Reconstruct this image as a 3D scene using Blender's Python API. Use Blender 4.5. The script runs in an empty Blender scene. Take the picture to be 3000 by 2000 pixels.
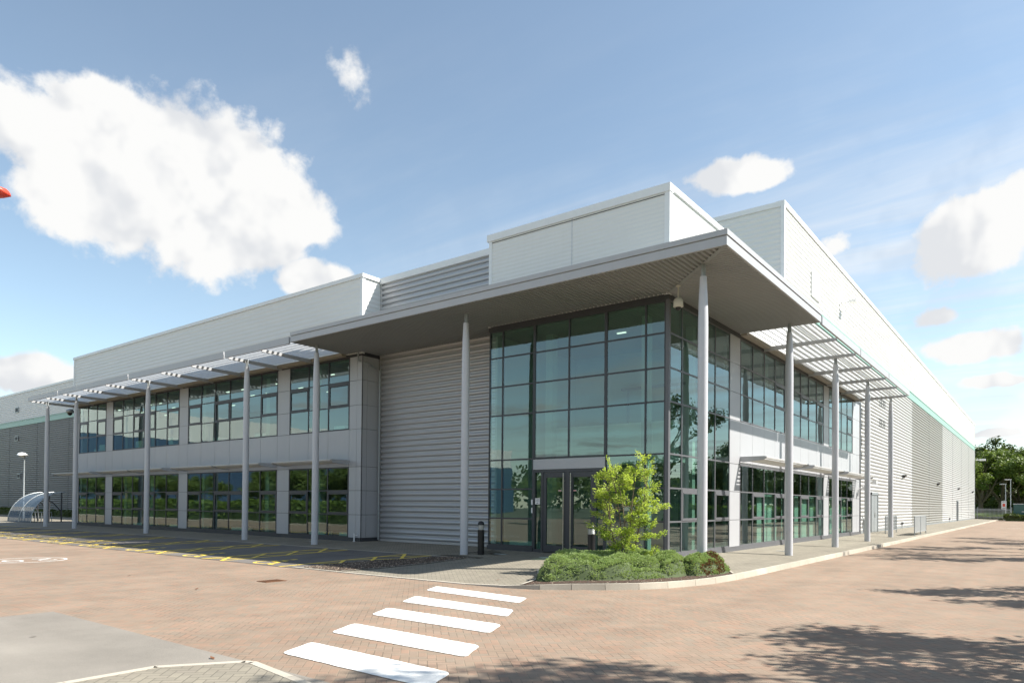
import bpy, math, random
from mathutils import Vector, Matrix, noise as mnoise
R = math.radians
scn = bpy.context.scene
col = scn.collection

# ------------------------------------------------------------------ camera
YAW, PITCH, ROLL = R(37.467), R(0.7186), R(0.4925)
CAM = Vector((9.0054, -19.3992, 1.6))
fw = Vector((-math.sin(YAW)*math.cos(PITCH), math.cos(YAW)*math.cos(PITCH), math.sin(PITCH)))
rt = Vector((math.cos(YAW), math.sin(YAW), 0)); up = rt.cross(fw)
rt2 = rt*math.cos(ROLL) + up*math.sin(ROLL); up2 = up*math.cos(ROLL) - rt*math.sin(ROLL)
cd = bpy.data.cameras.new('camera'); cam = bpy.data.objects.new('camera', cd); col.objects.link(cam)
m = Matrix((rt2, up2, -fw)).transposed().to_4x4(); m.translation = CAM; cam.matrix_world = m
cd.sensor_width = 36; cd.lens = 36*2046.3/3000; cd.shift_y = 0.1506; cd.clip_end = 3000
scn.camera = cam
scn.render.resolution_x = 1024; scn.render.resolution_y = 682

# ------------------------------------------------------------------ exposure, sun, sky
scn.view_settings.view_transform = 'Standard'; scn.view_settings.look = 'None'
scn.view_settings.exposure = 1.0; scn.view_settings.gamma = 1
SUN = Vector((1, .62, 1.26)).normalized()
sl = bpy.data.lights.new('sun', 'SUN'); sl.energy = 4.9; sl.angle = R(.55); sl.color = (1, .945, .86)
so = bpy.data.objects.new('sun', sl); col.objects.link(so); so.rotation_euler = SUN.to_track_quat('Z', 'Y').to_euler()
so.location = (30, 20, 40)

W = bpy.data.worlds.new('World'); scn.world = W; W.use_nodes = True
nt = W.node_tree; nt.nodes.clear(); NN = nt.nodes; LK = nt.links
def wn(t, **k):
    n = NN.new(t)
    for a, b in k.items(): setattr(n, a, b)
    return n
def wmath(op, a, b=None, clamp=False):
    n = wn('ShaderNodeMath', operation=op, use_clamp=clamp)
    for i, v in enumerate((a, b)):
        if v is None: continue
        if isinstance(v, (int, float)): n.inputs[i].default_value = v
        else: LK.new(v, n.inputs[i])
    return n.outputs[0]
def wvec(op, a, b):
    n = wn('ShaderNodeVectorMath', operation=op)
    for i, v in enumerate((a, b)):
        if isinstance(v, (tuple, list)): n.inputs[i].default_value = v
        else: LK.new(v, n.inputs[i])
    return n.outputs['Value'] if op in ('DOT_PRODUCT', 'LENGTH') else n.outputs[0]
def wnoise(vec, scale, detail=6, rough=.55, dist=0):
    n = wn('ShaderNodeTexNoise'); n.inputs['Scale'].default_value = scale; n.inputs['Detail'].default_value = detail
    n.inputs['Roughness'].default_value = rough; n.inputs['Distortion'].default_value = dist
    LK.new(vec, n.inputs['Vector']); return n
def smooth(v, a, b):
    n = wn('ShaderNodeMapRange', interpolation_type='SMOOTHSTEP'); LK.new(v, n.inputs[0])
    n.inputs[1].default_value = a; n.inputs[2].default_value = b; return n.outputs[0]
sky = wn('ShaderNodeTexSky', sky_type='NISHITA'); sky.sun_disc = False
sky.sun_elevation = math.asin(SUN.z); sky.sun_rotation = math.atan2(SUN.x, SUN.y)
sky.air_density = 1.0; sky.dust_density = .25; sky.ozone_density = 1.0; sky.altitude = 50
geo = wn('ShaderNodeTexCoord'); D = geo.outputs['Generated']
# each cloud: direction in the sky, its two tangents and its angular half sizes
CL = [([-0.8281, 0.4113, 0.3808], [0.5695, 0.8091, 0.1451], [0.3708, -0.2001, 0.9069], 0.168, 0.116),
([-0.8746, 0.3391, 0.3464], [0.4603, 0.8679, 0.1867], [0.3408, -0.1479, 0.9284], 0.0872, 0.0532),
([-0.8104, 0.4803, 0.3355], [0.588, 0.8005, 0.1158], [0.3013, -0.1941, 0.9336], 0.1063, 0.0483),
([-0.8615, 0.3153, 0.3981], [0.4593, 0.8612, 0.2177], [0.3892, -0.1586, 0.9074], 0.09, 0.06),
([-0.7733, 0.5175, 0.3664], [0.6201, 0.7769, 0.1086], [0.3148, -0.2263, 0.9218], 0.085, 0.055),
([-0.8289, 0.3375, 0.4461], [0.4994, 0.8383, 0.2186], [0.4145, -0.1853, 0.891], 0.075, 0.030),
([-0.8714, 0.2562, 0.4182], [0.4053, 0.8748, 0.2656], [0.4067, -0.136, 0.9034], 0.04, 0.026),
([-0.7683, 0.5678, 0.2955], [0.6331, 0.7697, 0.0816], [0.2398, -0.1924, 0.9516], 0.055, 0.028),
([-0.943, 0.299, 0.1463], [0.3382, 0.9349, 0.1072], [0.1445, -0.0609, 0.9876], 0.06, 0.026),
([-0.6637, 0.54, 0.5176], [0.6847, 0.7211, 0.1058], [0.402, -0.3439, 0.8486], 0.0224, 0.036),
([-0.3036, 0.8581, 0.4141], [0.9289, 0.3469, -0.1296], [0.1371, -0.4014, 0.9056], 0.074, 0.026),
([-0.069, 0.9476, 0.312], [0.9763, 0.1001, -0.192], [0.0241, -0.3355, 0.9417], 0.072, 0.056),
([-0.0246, 0.9438, 0.3296], [0.9727, 0.0879, -0.2147], [0.0094, -0.3422, 0.9396], 0.03, 0.035),
([-0.2073, 0.9252, 0.3178], [0.9589, 0.2511, -0.1324], [0.0685, -0.3177, 0.9457], 0.022, 0.019),
([-0.1053, 0.9675, 0.2299], [0.9838, 0.126, -0.1277], [0.0248, -0.2355, 0.9716], 0.028, 0.016),
([-0.0713, 0.9795, 0.1885], [0.991, 0.0668, -0.116], [0.0142, -0.1991, 0.9799], 0.06, 0.024),
([-0.0422, 0.9884, 0.1458], [0.9949, 0.0397, -0.0927], [0.0065, -0.1494, 0.9888], 0.045, 0.010),
([-0.0509, 0.995, 0.086], [0.9977, 0.0469, -0.0493], [0.0046, -0.0894, 0.996], 0.035, 0.008)]
nz = wnoise(D, 7, 4, .6)
warp = wvec('SCALE', wvec('SUBTRACT', nz.outputs['Color'], (.5, .5, .5)), (0, 0, 0)); warp.node.inputs['Scale'].default_value = .035
DW = wvec('ADD', D, warp)
mask = None
for c, a, b, sa, sb in CL:
    c = Vector(c); a = Vector(a)/sa; b = Vector(b)/sb
    p = wmath('SUBTRACT', wvec('DOT_PRODUCT', DW, tuple(a)), c.dot(a))
    q = wmath('SUBTRACT', wvec('DOT_PRODUCT', DW, tuple(b)), c.dot(b))
    s = wmath('SUBTRACT', wvec('DOT_PRODUCT', D, tuple(c*6)), 6)
    n = wn('ShaderNodeCombineXYZ')
    for i, v in enumerate((p, q, s)): LK.new(v, n.inputs[i])
    r = wmath('MULTIPLY', wmath('SUBTRACT', 1.0, wvec('LENGTH', n.outputs[0], (0, 0, 0))), 1.9 if sa > .045 else (1.1 if sa > .0225 else .45))
    mask = r if mask is None else wmath('MAXIMUM', mask, r)
fbm = wnoise(DW, 11, 10, .62, .15); fb2 = wnoise(D, 34, 6, .55, .1)
nzz = wmath('ADD', wmath('MULTIPLY', wmath('SUBTRACT', fbm.outputs['Fac'], .5), 1.7), wmath('MULTIPLY', wmath('SUBTRACT', fb2.outputs['Fac'], .5), 1.15))
dens = smooth(wmath('ADD', mask, nzz), -.04, .5)
lit = wnoise(wvec('ADD', DW, (.012, .008, .03)), 11, 3, .5, .15); lit0 = wnoise(DW, 11, 3, .5, .15)
# the rest of the sky (behind and above) carries loose fair-weather cloud and thin veils
sx = wn('ShaderNodeSeparateXYZ'); LK.new(D, sx.inputs[0])
zz = wmath('MAXIMUM', sx.outputs[2], .04)
cx = wn('ShaderNodeCombineXYZ'); LK.new(wmath('DIVIDE', sx.outputs[0], zz), cx.inputs[0]); LK.new(wmath('DIVIDE', sx.outputs[1], zz), cx.inputs[1])
gen = wnoise(cx.outputs[0], .55, 8, .6)
back = smooth(wvec('DOT_PRODUCT', D, (.45, -.89, 0)), -.35, .2)
gd = wmath('MULTIPLY', smooth(gen.outputs['Fac'], .53, .68), back)
mp = wn('ShaderNodeMapping'); LK.new(cx.outputs[0], mp.inputs[0]); mp.inputs['Rotation'].default_value = (0, 0, .5); mp.inputs['Scale'].default_value = (.35, 1.5, 1)
ver = wnoise(mp.outputs[0], .8, 7, .62, .4)
vd = wmath('MULTIPLY', smooth(ver.outputs['Fac'], .34, .8), wmath('MULTIPLY', smooth(sx.outputs[2], .62, .28), smooth(sx.outputs[0], -.95, -.3)))
vd = wmath('MULTIPLY', vd, .95)
alpha = wmath('MAXIMUM', wmath('MAXIMUM', dens, gd), vd, True)
shn = wnoise(D, 8, 4, .55)
shd = wmath('ADD', wmath('MULTIPLY', wmath('SUBTRACT', lit0.outputs['Fac'], lit.outputs['Fac']), 1.6), wmath('ADD', shn.outputs['Fac'], .03))
cr = wn('ShaderNodeMixRGB'); LK.new(smooth(shd, .30, .62), cr.inputs[0])
cr.inputs[1].default_value = (.39, .40, .415, 1); cr.inputs[2].default_value = (.49, .49, .485, 1)
hs = wn('ShaderNodeHueSaturation'); hs.inputs['Saturation'].default_value = .86; LK.new(sky.outputs[0], hs.inputs['Color'])
bs = wn('ShaderNodeBackground'); bs.inputs[1].default_value = .10
tint = wn('ShaderNodeMixRGB', blend_type='MULTIPLY'); tint.inputs[0].default_value = 1; LK.new(hs.outputs[0], tint.inputs[1]); tint.inputs[2].default_value = (.99, 1.035, .975, 1)
LK.new(tint.outputs[0], bs.inputs[0])
bc = wn('ShaderNodeBackground'); LK.new(cr.outputs[0], bc.inputs[0]); bc.inputs[1].default_value = 1.0
mx = wn('ShaderNodeMixShader'); LK.new(alpha, mx.inputs[0]); LK.new(bs.outputs[0], mx.inputs[1]); LK.new(bc.outputs[0], mx.inputs[2])
wo = wn('ShaderNodeOutputWorld'); LK.new(mx.outputs[0], wo.inputs[0])

# ------------------------------------------------------------------ helpers
def tag(o, label=None, cat=None, group=None, kind=None):
    if label: o['label'] = label
    if cat: o['category'] = cat
    if group: o['group'] = group
    if kind: o['kind'] = kind
    return o
def empty(name, loc=(0, 0, 0), rz=0, **k):
    o = bpy.data.objects.new(name, None); col.objects.link(o); o.location = loc; o.rotation_euler = (0, 0, rz)
    o.empty_display_size = .2
    return tag(o, **k)
class MB:
    def __init__(s): s.v = []; s.f = []
    def quad(s, *p):
        n = len(s.v); s.v += [tuple(q) for q in p]; s.f.append(tuple(range(n, n+len(p)))); return s
    def hexa(s, c):       # 8 corners: bottom 4 ccw, top 4 ccw
        n = len(s.v); s.v += [tuple(q) for q in c]
        for f in ((3, 2, 1, 0), (4, 5, 6, 7), (0, 1, 5, 4), (1, 2, 6, 5), (2, 3, 7, 6), (3, 0, 4, 7)): s.f.append(tuple(n+i for i in f))
        return s
    def box(s, x0, x1, y0, y1, z0, z1):
        x0, x1 = min(x0, x1), max(x0, x1); y0, y1 = min(y0, y1), max(y0, y1); z0, z1 = min(z0, z1), max(z0, z1)
        return s.hexa([(x0, y0, z0), (x1, y0, z0), (x1, y1, z0), (x0, y1, z0), (x0, y0, z1), (x1, y0, z1), (x1, y1, z1), (x0, y1, z1)])
    def bar(s, a, b, w, h, upv=(0, 0, 1)):
        a = Vector(a); b = Vector(b); d = (b-a).normalized(); u = Vector(upv)
        sd = d.cross(u)
        if sd.length < 1e-4: sd = d.cross(Vector((1, 0, 0)))
        sd.normalize(); u = sd.cross(d).normalized(); sd *= w/2; u *= h/2
        return s.hexa([a-sd-u, a+sd-u, b+sd-u, b-sd-u, a-sd+u, a+sd+u, b+sd+u, b-sd+u])
    def tube(s, pts, rad, n=10, cap=True):
        if not isinstance(rad, (list, tuple)): rad = [rad]*len(pts)
        pts = [Vector(p) for p in pts]; base = len(s.v); prev = None
        for i, p in enumerate(pts):
            d = (pts[min(i+1, len(pts)-1)]-pts[max(i-1, 0)]).normalized()
            if prev is None: a = d.orthogonal().normalized()
            else:
                a = prev-d*prev.dot(d); a = a.normalized() if a.length > 1e-5 else d.orthogonal().normalized()
            prev = a; b = d.cross(a)
            for k in range(n):
                t = 2*math.pi*k/n; s.v.append(tuple(p+(a*math.cos(t)+b*math.sin(t))*rad[i]))
        for i in range(len(pts)-1):
            for k in range(n):
                k2 = (k+1) % n; s.f.append((base+i*n+k, base+i*n+k2, base+(i+1)*n+k2, base+(i+1)*n+k))
        if cap: s.caps(base, n, len(pts))
        return s
    def caps(s, base, n, rows):     # end caps on their own vertices, so smooth sides keep their normals
        e = base+(rows-1)*n; q = len(s.v); s.v += s.v[base:base+n]; s.f.append(tuple(q+k for k in reversed(range(n))))
        q = len(s.v); s.v += s.v[e:e+n]; s.f.append(tuple(q+k for k in range(n)))
    def lathe(s, prof, c=(0, 0, 0), n=20):      # prof: (r, z)
        base = len(s.v)
        for r, z in prof:
            for k in range(n):
                t = 2*math.pi*k/n; s.v.append((c[0]+r*math.cos(t), c[1]+r*math.sin(t), c[2]+z))
        for i in range(len(prof)-1):
            for k in range(n):
                k2 = (k+1) % n; s.f.append((base+i*n+k, base+i*n+k2, base+(i+1)*n+k2, base+(i+1)*n+k))
        s.caps(base, n, len(prof))
        return s
    def poly(s, pts, z0, z1=None):     # flat polygon or prism
        n = len(s.v); k = len(pts)
        if z1 is None:
            s.v += [(x, y, z0) for x, y in pts]; s.f.append(tuple(range(n, n+k))); return s
        s.v += [(x, y, z0) for x, y in pts]+[(x, y, z1) for x, y in pts]
        s.f.append(tuple(n+i for i in reversed(range(k)))); s.f.append(tuple(n+k+i for i in range(k)))
        for i in range(k): j = (i+1) % k; s.f.append((n+i, n+j, n+k+j, n+k+i))
        return s
    def build(s, name, mat, parent=None, smooth=False, **k):
        me = bpy.data.meshes.new(name); me.from_pydata(s.v, [], s.f); me.materials.append(mat)
        if smooth: me.polygons.foreach_set('use_smooth', [True]*len(me.polygons))
        me.update(); o = bpy.data.objects.new(name, me); col.objects.link(o)
        if parent is not None: o.parent = parent
        return tag(o, **k)
def pieces(name, mat, parent, *boxes):
    for b in boxes: MB().box(*b).build(name, mat, parent)
def copy_tree(o, parent=None):
    c = o.copy(); col.objects.link(c); c.parent = parent
    for ch in [x for x in bpy.data.objects if x.parent == o]: copy_tree(ch, c)
    return c
def zg(x, y):
    a = max(0, -y); b = max(0, x); k = max(0, min(1, (1.3-x)/2.6)); k = k*k*(3-2*k)
    return max(-.2, -(.035*min(max(a, b), 2.0)+k*.0222*max(0, a-2.0)))

# ------------------------------------------------------------------ materials
class NT:
    def __init__(s, name):
        s.m = bpy.data.materials.new(name); s.m.use_nodes = True; s.t = s.m.node_tree; s.t.nodes.clear()
        s.out = s.n('ShaderNodeOutputMaterial')
    def n(s, t, **k):
        n = s.t.nodes.new(t)
        for a, b in k.items(): setattr(n, a, b)
        return n
    def l(s, a, b): s.t.links.new(a, b)
    def put(s, i, v):
        if isinstance(v, (int, float, tuple, list)): i.default_value = v
        else: s.l(v, i)
    def math(s, op, a, b=0., c=None, clamp=False):
        n = s.n('ShaderNodeMath', operation=op, use_clamp=clamp); s.put(n.inputs[0], a); s.put(n.inputs[1], b)
        if c is not None: s.put(n.inputs[2], c)
        return n.outputs[0]
    def obj(s): return s.n('ShaderNodeTexCoord').outputs['Object']
    def pos(s): return s.n('ShaderNodeNewGeometry').outputs['Position']
    def noise(s, vec, scale, detail=4, rough=.55, sc=None):
        if sc:
            mp = s.n('ShaderNodeMapping'); s.l(vec, mp.inputs[0]); mp.inputs['Scale'].default_value = sc; vec = mp.outputs[0]
        n = s.n('ShaderNodeTexNoise'); s.l(vec, n.inputs['Vector']); n.inputs['Scale'].default_value = scale
        n.inputs['Detail'].default_value = detail; n.inputs['Roughness'].default_value = rough; return n.outputs['Fac']
    def ramp(s, v, a, b, lo=0., hi=1.):
        n = s.n('ShaderNodeMapRange'); s.l(v, n.inputs[0])
        for i, x in zip((1, 2, 3, 4), (a, b, lo, hi)): n.inputs[i].default_value = x
        return n.outputs[0]
    def mix(s, f, a, b, mode='MIX'):
        n = s.n('ShaderNodeMixRGB', blend_type=mode); s.put(n.inputs[0], f)
        for i, v in ((1, a), (2, b)): s.put(n.inputs[i], (*v, 1) if isinstance(v, tuple) and len(v) == 3 else v)
        return n.outputs[0]
    def bsdf(s, color, rough=.5, metal=0, spec=.5, bump=None, bstr=.3, bdist=.01):
        b = s.n('ShaderNodeBsdfPrincipled'); s.put(b.inputs['Base Color'], (*color, 1) if isinstance(color, tuple) and len(color) == 3 else color)
        s.put(b.inputs['Roughness'], rough); b.inputs['Metallic'].default_value = metal
        b.inputs['Specular IOR Level'].default_value = spec
        if bump is not None:
            n = s.n('ShaderNodeBump'); n.inputs['Strength'].default_value = bstr; n.inputs['Distance'].default_value = bdist
            s.l(bump, n.inputs['Height']); s.l(n.outputs[0], b.inputs['Normal'])
        s.l(b.outputs[0], s.out.inputs[0]); return b
def painted(name, c, rough=.4, metal=0., var=.06, scale=3., streak=True, spec=.5):
    t = NT(name); p = t.pos()
    n1 = t.noise(p, scale, 5); n2 = t.noise(p, 1.2, 6, .7, (3, 3, .25)) if streak else t.noise(p, .6, 3)
    k = t.math('ADD', t.math('MULTIPLY', t.math('SUBTRACT', n1, .5), var*2), t.math('MULTIPLY', t.math('SUBTRACT', n2, .5), var*3))
    k = t.math('ADD', k, 1)
    v = t.n('ShaderNodeVectorMath', operation='SCALE'); v.inputs[0].default_value = c; t.l(k, v.inputs['Scale'])
    t.bsdf(v.outputs[0], t.ramp(n1, 0, 1, rough-.06, rough+.08), metal, spec); return t.m
M = {}
M['silver'] = painted('silver_cladding', (.45, .445, .44), .36, .15, .05)
M['white_clad'] = painted('white_cladding', (.72, .72, .70), .45, 0, .012, 1.0, False)
M['panel'] = painted('rainscreen_panel', (.435, .445, .465), .35, .05, .025)
M['fascia'] = painted('fascia_paint', (.43, .44, .455), .4, 0, .035)
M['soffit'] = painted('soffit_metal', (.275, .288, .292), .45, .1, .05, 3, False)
M['column'] = painted('column_paint', (.54, .55, .58), .36, 0, .04, 5)
M['frame'] = painted('frame_paint', (.055, .058, .065), .4, .1, .05)
M['frame_sunlit'] = painted('sunlit_frame_paint', (.13, .133, .145), .4, .1, .05)  # same frame paint, sunlight on the right facade put into its paler colour
M['trim'] = painted('white_trim', (.55, .57, .6), .35, 0, .03)
M['gutter'] = painted('gutter_beige', (.34, .31, .26), .5, 0, .05)
M['teal'] = painted('teal_band', (.25, .42, .36), .4, .0, .05)
M['dark'] = painted('dark_joint', (.03, .032, .035), .6, 0, .1)
M['blade'] = painted('louvre_blade', (.60, .605, .60), .36, 0, .04)
M['galv'] = painted('galvanised_steel', (.36, .39, .40), .45, .4, .1)
M['black'] = painted('black_paint', (.012, .012, .014), .35, 0, .1)
M['white'] = painted('white_plastic', (.75, .76, .76), .35, 0, .03)
M['cream'] = painted('cream_housing', (.55, .53, .46), .4, 0, .04)
M['brown'] = painted('dry_brown', (.16, .07, .03), .7, 0, .2)
M['red'] = painted('red_paint', (.72, .07, .035), .35, 0, .04)
M['green'] = painted('green_container', (.045, .12, .11), .45, 0, .1)
M['inner'] = painted('interior_wall', (.45, .46, .45), .8, 0, .02, 1, False)
M['ceil'] = painted('interior_ceiling', (.30, .31, .29), .9, 0, .02, 1, False)
M['floor'] = painted('interior_floor', (.10, .12, .12), .5, 0, .1)
M['blue'] = painted('blue_cladding', (.045, .085, .16), .4, 0, .05)
M['lampglow'] = NT('ceiling_lamp').m
def _em():
    t = M['lampglow'].node_tree; o = t.nodes[0]; e = t.nodes.new('ShaderNodeEmission'); e.inputs[0].default_value = (1, .97, .85, 1); e.inputs[1].default_value = 1.0
    t.links.new(e.outputs[0], o.inputs[0])
_em()
def steel():
    t = NT('brushed_steel'); n = t.noise(t.pos(), 30, 3, .5, (1, 1, 20)); t.bsdf((.55, .54, .50), t.ramp(n, 0, 1, .2, .4), 1.0); return t.m
M['steel'] = steel()
def glassmat(name, tint, ior=1.75, refl=.03, wob=.0005, rcol=(.78, .93, .92, 1)):
    t = NT(name); p = t.pos()
    nz = t.noise(p, .9, 2, .4, (1, 1, .7)); bp = t.n('ShaderNodeBump'); bp.inputs['Strength'].default_value = 1; bp.inputs['Distance'].default_value = wob*6
    t.l(nz, bp.inputs['Height'])
    g = t.n('ShaderNodeBsdfGlossy'); g.inputs['Roughness'].default_value = 0; g.inputs['Color'].default_value = rcol; t.l(bp.outputs[0], g.inputs['Normal'])
    tr = t.n('ShaderNodeBsdfTransparent'); tr.inputs[0].default_value = (*tint, 1)
    fr = t.n('ShaderNodeFresnel'); bf = t.n('ShaderNodeNewGeometry').outputs['Backfacing']; t.l(t.math('ADD', t.math('MULTIPLY', bf, 1/ior-ior), ior), fr.inputs[0]); t.l(bp.outputs[0], fr.inputs['Normal'])
    f = t.math('ADD', fr.outputs[0], refl, clamp=True)
    mx = t.n('ShaderNodeMixShader'); t.l(f, mx.inputs[0]); t.l(tr.outputs[0], mx.inputs[1]); t.l(g.outputs[0], mx.inputs[2]); t.l(mx.outputs[0], t.out.inputs[0])
    return t.m
M['glass'] = glassmat('tinted_glass', (.44, .65, .565), 1.85, .07)
def polycarb():
    t = NT('grey_polycarbonate'); tr = t.n('ShaderNodeBsdfTransparent'); tr.inputs[0].default_value = (.5, .55, .6, 1)
    b = t.n('ShaderNodeBsdfPrincipled'); b.inputs['Base Color'].default_value = (.11, .135, .16, 1); b.inputs['Roughness'].default_value = .15
    mx = t.n('ShaderNodeMixShader'); mx.inputs[0].default_value = .6; t.l(tr.outputs[0], mx.inputs[1]); t.l(b.outputs[0], mx.inputs[2]); t.l(mx.outputs[0], t.out.inputs[0]); return t.m
M['poly'] = polycarb()

def herring(name, cols, joint, size=.105, rot=45, jw=.035, lightj=True):
    """2:1 herringbone blocks, one random tone for each block, sandy joints"""
    t = NT(name); p = t.pos(); mp = t.n('ShaderNodeMapping'); t.l(p, mp.inputs[0])
    mp.inputs['Rotation'].default_value = (0, 0, R(rot)); mp.inputs['Scale'].default_value = (1/size, 1/size, 0)
    s = t.n('ShaderNodeSeparateXYZ'); t.l(mp.outputs[0], s.inputs[0]); X, Y = s.outputs[0], s.outputs[1]
    ix = t.math('FLOOR', X); iy = t.math('FLOOR', Y); fx = t.math('SUBTRACT', X, ix); fy = t.math('SUBTRACT', Y, iy)
    mm = t.math('FLOORED_MODULO', t.math('SUBTRACT', ix, iy), 4.)
    e = [t.math('COMPARE', mm, float(i), .4) for i in range(4)]
    idx = t.math('SUBTRACT', ix, e[1]); idy = t.math('SUBTRACT', iy, e[2])
    hz = t.math('ADD', e[0], e[1])
    big = 5.
    dl = t.math('ADD', fx, t.math('MULTIPLY', e[1], big)); dr = t.math('ADD', t.math('SUBTRACT', 1., fx), t.math('MULTIPLY', e[0], big))
    db = t.math('ADD', fy, t.math('MULTIPLY', e[2], big)); dt = t.math('ADD', t.math('SUBTRACT', 1., fy), t.math('MULTIPLY', e[3], big))
    dd = t.math('MINIMUM', t.math('MINIMUM', dl, dr), t.math('MINIMUM', db, dt))
    jn = t.ramp(dd, jw, jw*2.2, 1, 0)
    cb = t.n('ShaderNodeCombineXYZ'); t.l(idx, cb.inputs[0]); t.l(idy, cb.inputs[1]); t.l(hz, cb.inputs[2])
    w = t.n('ShaderNodeTexWhiteNoise', noise_dimensions='3D'); t.l(cb.outputs[0], w.inputs[0])
    rp = t.n('ShaderNodeValToRGB'); t.l(w.outputs[0], rp.inputs[0]); rp.color_ramp.interpolation = 'LINEAR'
    el = rp.color_ramp.elements
    while len(el) < len(cols): el.new(.5)
    for i, c in enumerate(cols): el[i].position = i/(len(cols)-1); el[i].color = (*c, 1)
    fine = t.noise(p, 90, 3, .6); patch = t.noise(p, .35, 5, .6); pt2 = t.noise(p, 2.5, 4, .6)
    stain = t.noise(p, .9, 6, .7)
    c = rp.outputs[0]
    k = t.math('ADD', t.math('ADD', t.ramp(fine, .3, .7, -.09, .09), t.ramp(patch, .3, .7, -.10, .10)), t.ramp(pt2, .3, .7, .93, 1.07))
    k = t.math('SUBTRACT', k, t.ramp(stain, .58, .8, 0, .22)); k = t.math('ADD', k, t.ramp(t.noise(p, .9, 5, .6, (1.2, .12, 1)), .35, .65, -.07, .07))
    v = t.n('ShaderNodeVectorMath', operation='SCALE'); t.l(c, v.inputs[0]); t.l(k, v.inputs['Scale'])
    jt = t.mix(t.ramp(t.noise(p, 1.4, 3), .42, .58), tuple(joint), tuple(x*1.7 for x in joint) if lightj else tuple(joint))
    cc = t.mix(t.math('MULTIPLY', jn, .8), v.outputs[0], jt)
    h = t.math('ADD', t.math('MULTIPLY', jn, -1.), t.math('MULTIPLY', fine, .3))
    t.bsdf(cc, .85, 0, .25, h, .5, .004); return t.m
M['road'] = herring('red_block_paving', [(.282, .190, .137), (.248, .192, .143), (.268, .198, .148), (.236, .192, .148), (.285, .194, .140), (.254, .195, .149)], (.14, .115, .085))
M['pave'] = herring('grey_block_paving', [(.25, .225, .18), (.225, .205, .165), (.265, .24, .19), (.24, .215, .175)], (.13, .12, .095), lightj=False)
def asphalt(name, c, var=.2):
    t = NT(name); p = t.pos(); g = t.noise(p, 160, 4, .75); b = t.noise(p, .5, 6, .6); vo = t.n('ShaderNodeTexVoronoi'); t.l(p, vo.inputs['Vector']); vo.inputs['Scale'].default_value = 110
    k = t.math('ADD', t.ramp(g, .3, .7, 1-var, 1+var), t.math('ADD', t.ramp(b, .3, .7, -.17, .17), t.ramp(t.noise(p, .8, 5, .6, (.25, 1, 1)), .35, .7, -.08, .08)))
    k = t.math('ADD', k, t.ramp(vo.outputs['Distance'], 0, .5, .14, -.1))
    v = t.n('ShaderNodeVectorMath', operation='SCALE'); v.inputs[0].default_value = c; t.l(k, v.inputs['Scale'])
    t.bsdf(v.outputs[0], .9, 0, .25, g, .6, .004); return t.m
M['asphalt'] = asphalt('worn_asphalt', (.25, .23, .20)); M['bay'] = asphalt('bay_asphalt', (.165, .152, .14), .15)
M['kerb'] = asphalt('concrete_kerb', (.47, .43, .36), .1); M['soil'] = asphalt('bark_soil', (.085, .055, .04), .45)
M['gravel'] = asphalt('gravel', (.09, .065, .045), .4)
M['farground'] = asphalt('far_ground', (.12, .13, .09))
def paint(name, c):
    t = NT(name); p = t.pos(); w = t.noise(p, 3.5, 8, .75); f = t.noise(p, 60, 3, .6)
    k = t.ramp(w, .3, .8, 1.03, .80); v = t.n('ShaderNodeVectorMath', operation='SCALE'); v.inputs[0].default_value = c
    t.l(t.math('ADD', k, t.ramp(f, .3, .7, -.03, .03)), v.inputs['Scale']); t.bsdf(v.outputs[0], .6, 0, .3, f, .4, .003); return t.m
M['wpaint'] = paint('white_road_paint', (.80, .80, .77)); M['ypaint'] = paint('yellow_road_paint', (.84, .62, .11))
def grass(name, a, b):
    t = NT(name); p = t.pos(); n1 = t.noise(p, 3, 6, .7); n2 = t.noise(p, 40, 3, .7)
    t.bsdf(t.mix(t.ramp(t.math('ADD', n1, n2), .7, 1.3), a, b), .8, 0, .2, n2, .8, .03); return t.m
M['lawn'] = grass('mown_grass', (.075, .13, .025), (.15, .22, .05))
def leafmat(name, a, b, c=None, sc=1.2, tr=.35, rough=.5):
    t = NT(name); p = t.pos(); n1 = t.noise(p, sc, 4, .6); n2 = t.noise(p, sc*9, 2, .6)
    cc = t.mix(t.ramp(n1, .35, .65), a, b)
    if c: cc = t.mix(t.ramp(n2, .5, .7), cc, c)
    else: cc = t.mix(t.ramp(n2, .35, .75, 0, .35), cc, tuple(x*.5 for x in a))
    d = t.n('ShaderNodeBsdfPrincipled'); t.l(cc, d.inputs['Base Color']); d.inputs['Roughness'].default_value = rough; d.inputs['Specular IOR Level'].default_value = .3
    q = t.n('ShaderNodeBsdfTranslucent'); t.l(t.mix(1., cc, (1.25, 1.3, .7), 'MULTIPLY'), q.inputs[0])
    mx = t.n('ShaderNodeMixShader'); mx.inputs[0].default_value = tr; t.l(d.outputs[0], mx.inputs[1]); t.l(q.outputs[0], mx.inputs[2]); t.l(mx.outputs[0], t.out.inputs[0]); return t.m
M['leaf_lime'] = leafmat('lime_leaves', (.31, .42, .075), (.50, .57, .15), (.41, .50, .12), 2.5, .45)
M['leaf_dark'] = leafmat('dark_leaves', (.05, .075, .018), (.10, .135, .032), None, .3, .25)
M['leaf_mid'] = leafmat('mid_leaves', (.10, .15, .035), (.19, .25, .06), None, .3, .3)
M['leaf_hedge'] = leafmat('hedge_leaves', (.09, .15, .03), (.20, .28, .05), None, .8, .3)
M['juniper'] = leafmat('juniper_tips', (.30, .40, .16), (.43, .52, .24), (.36, .45, .19), 3, .2, .6)
M['juniper_in'] = leafmat('juniper_inner', (.06, .085, .035), (.09, .12, .05), None, 3, .1, .8)
M['dead'] = leafmat('dead_juniper', (.17, .085, .05), (.26, .13, .075), None, 4, .2, .8)
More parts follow.
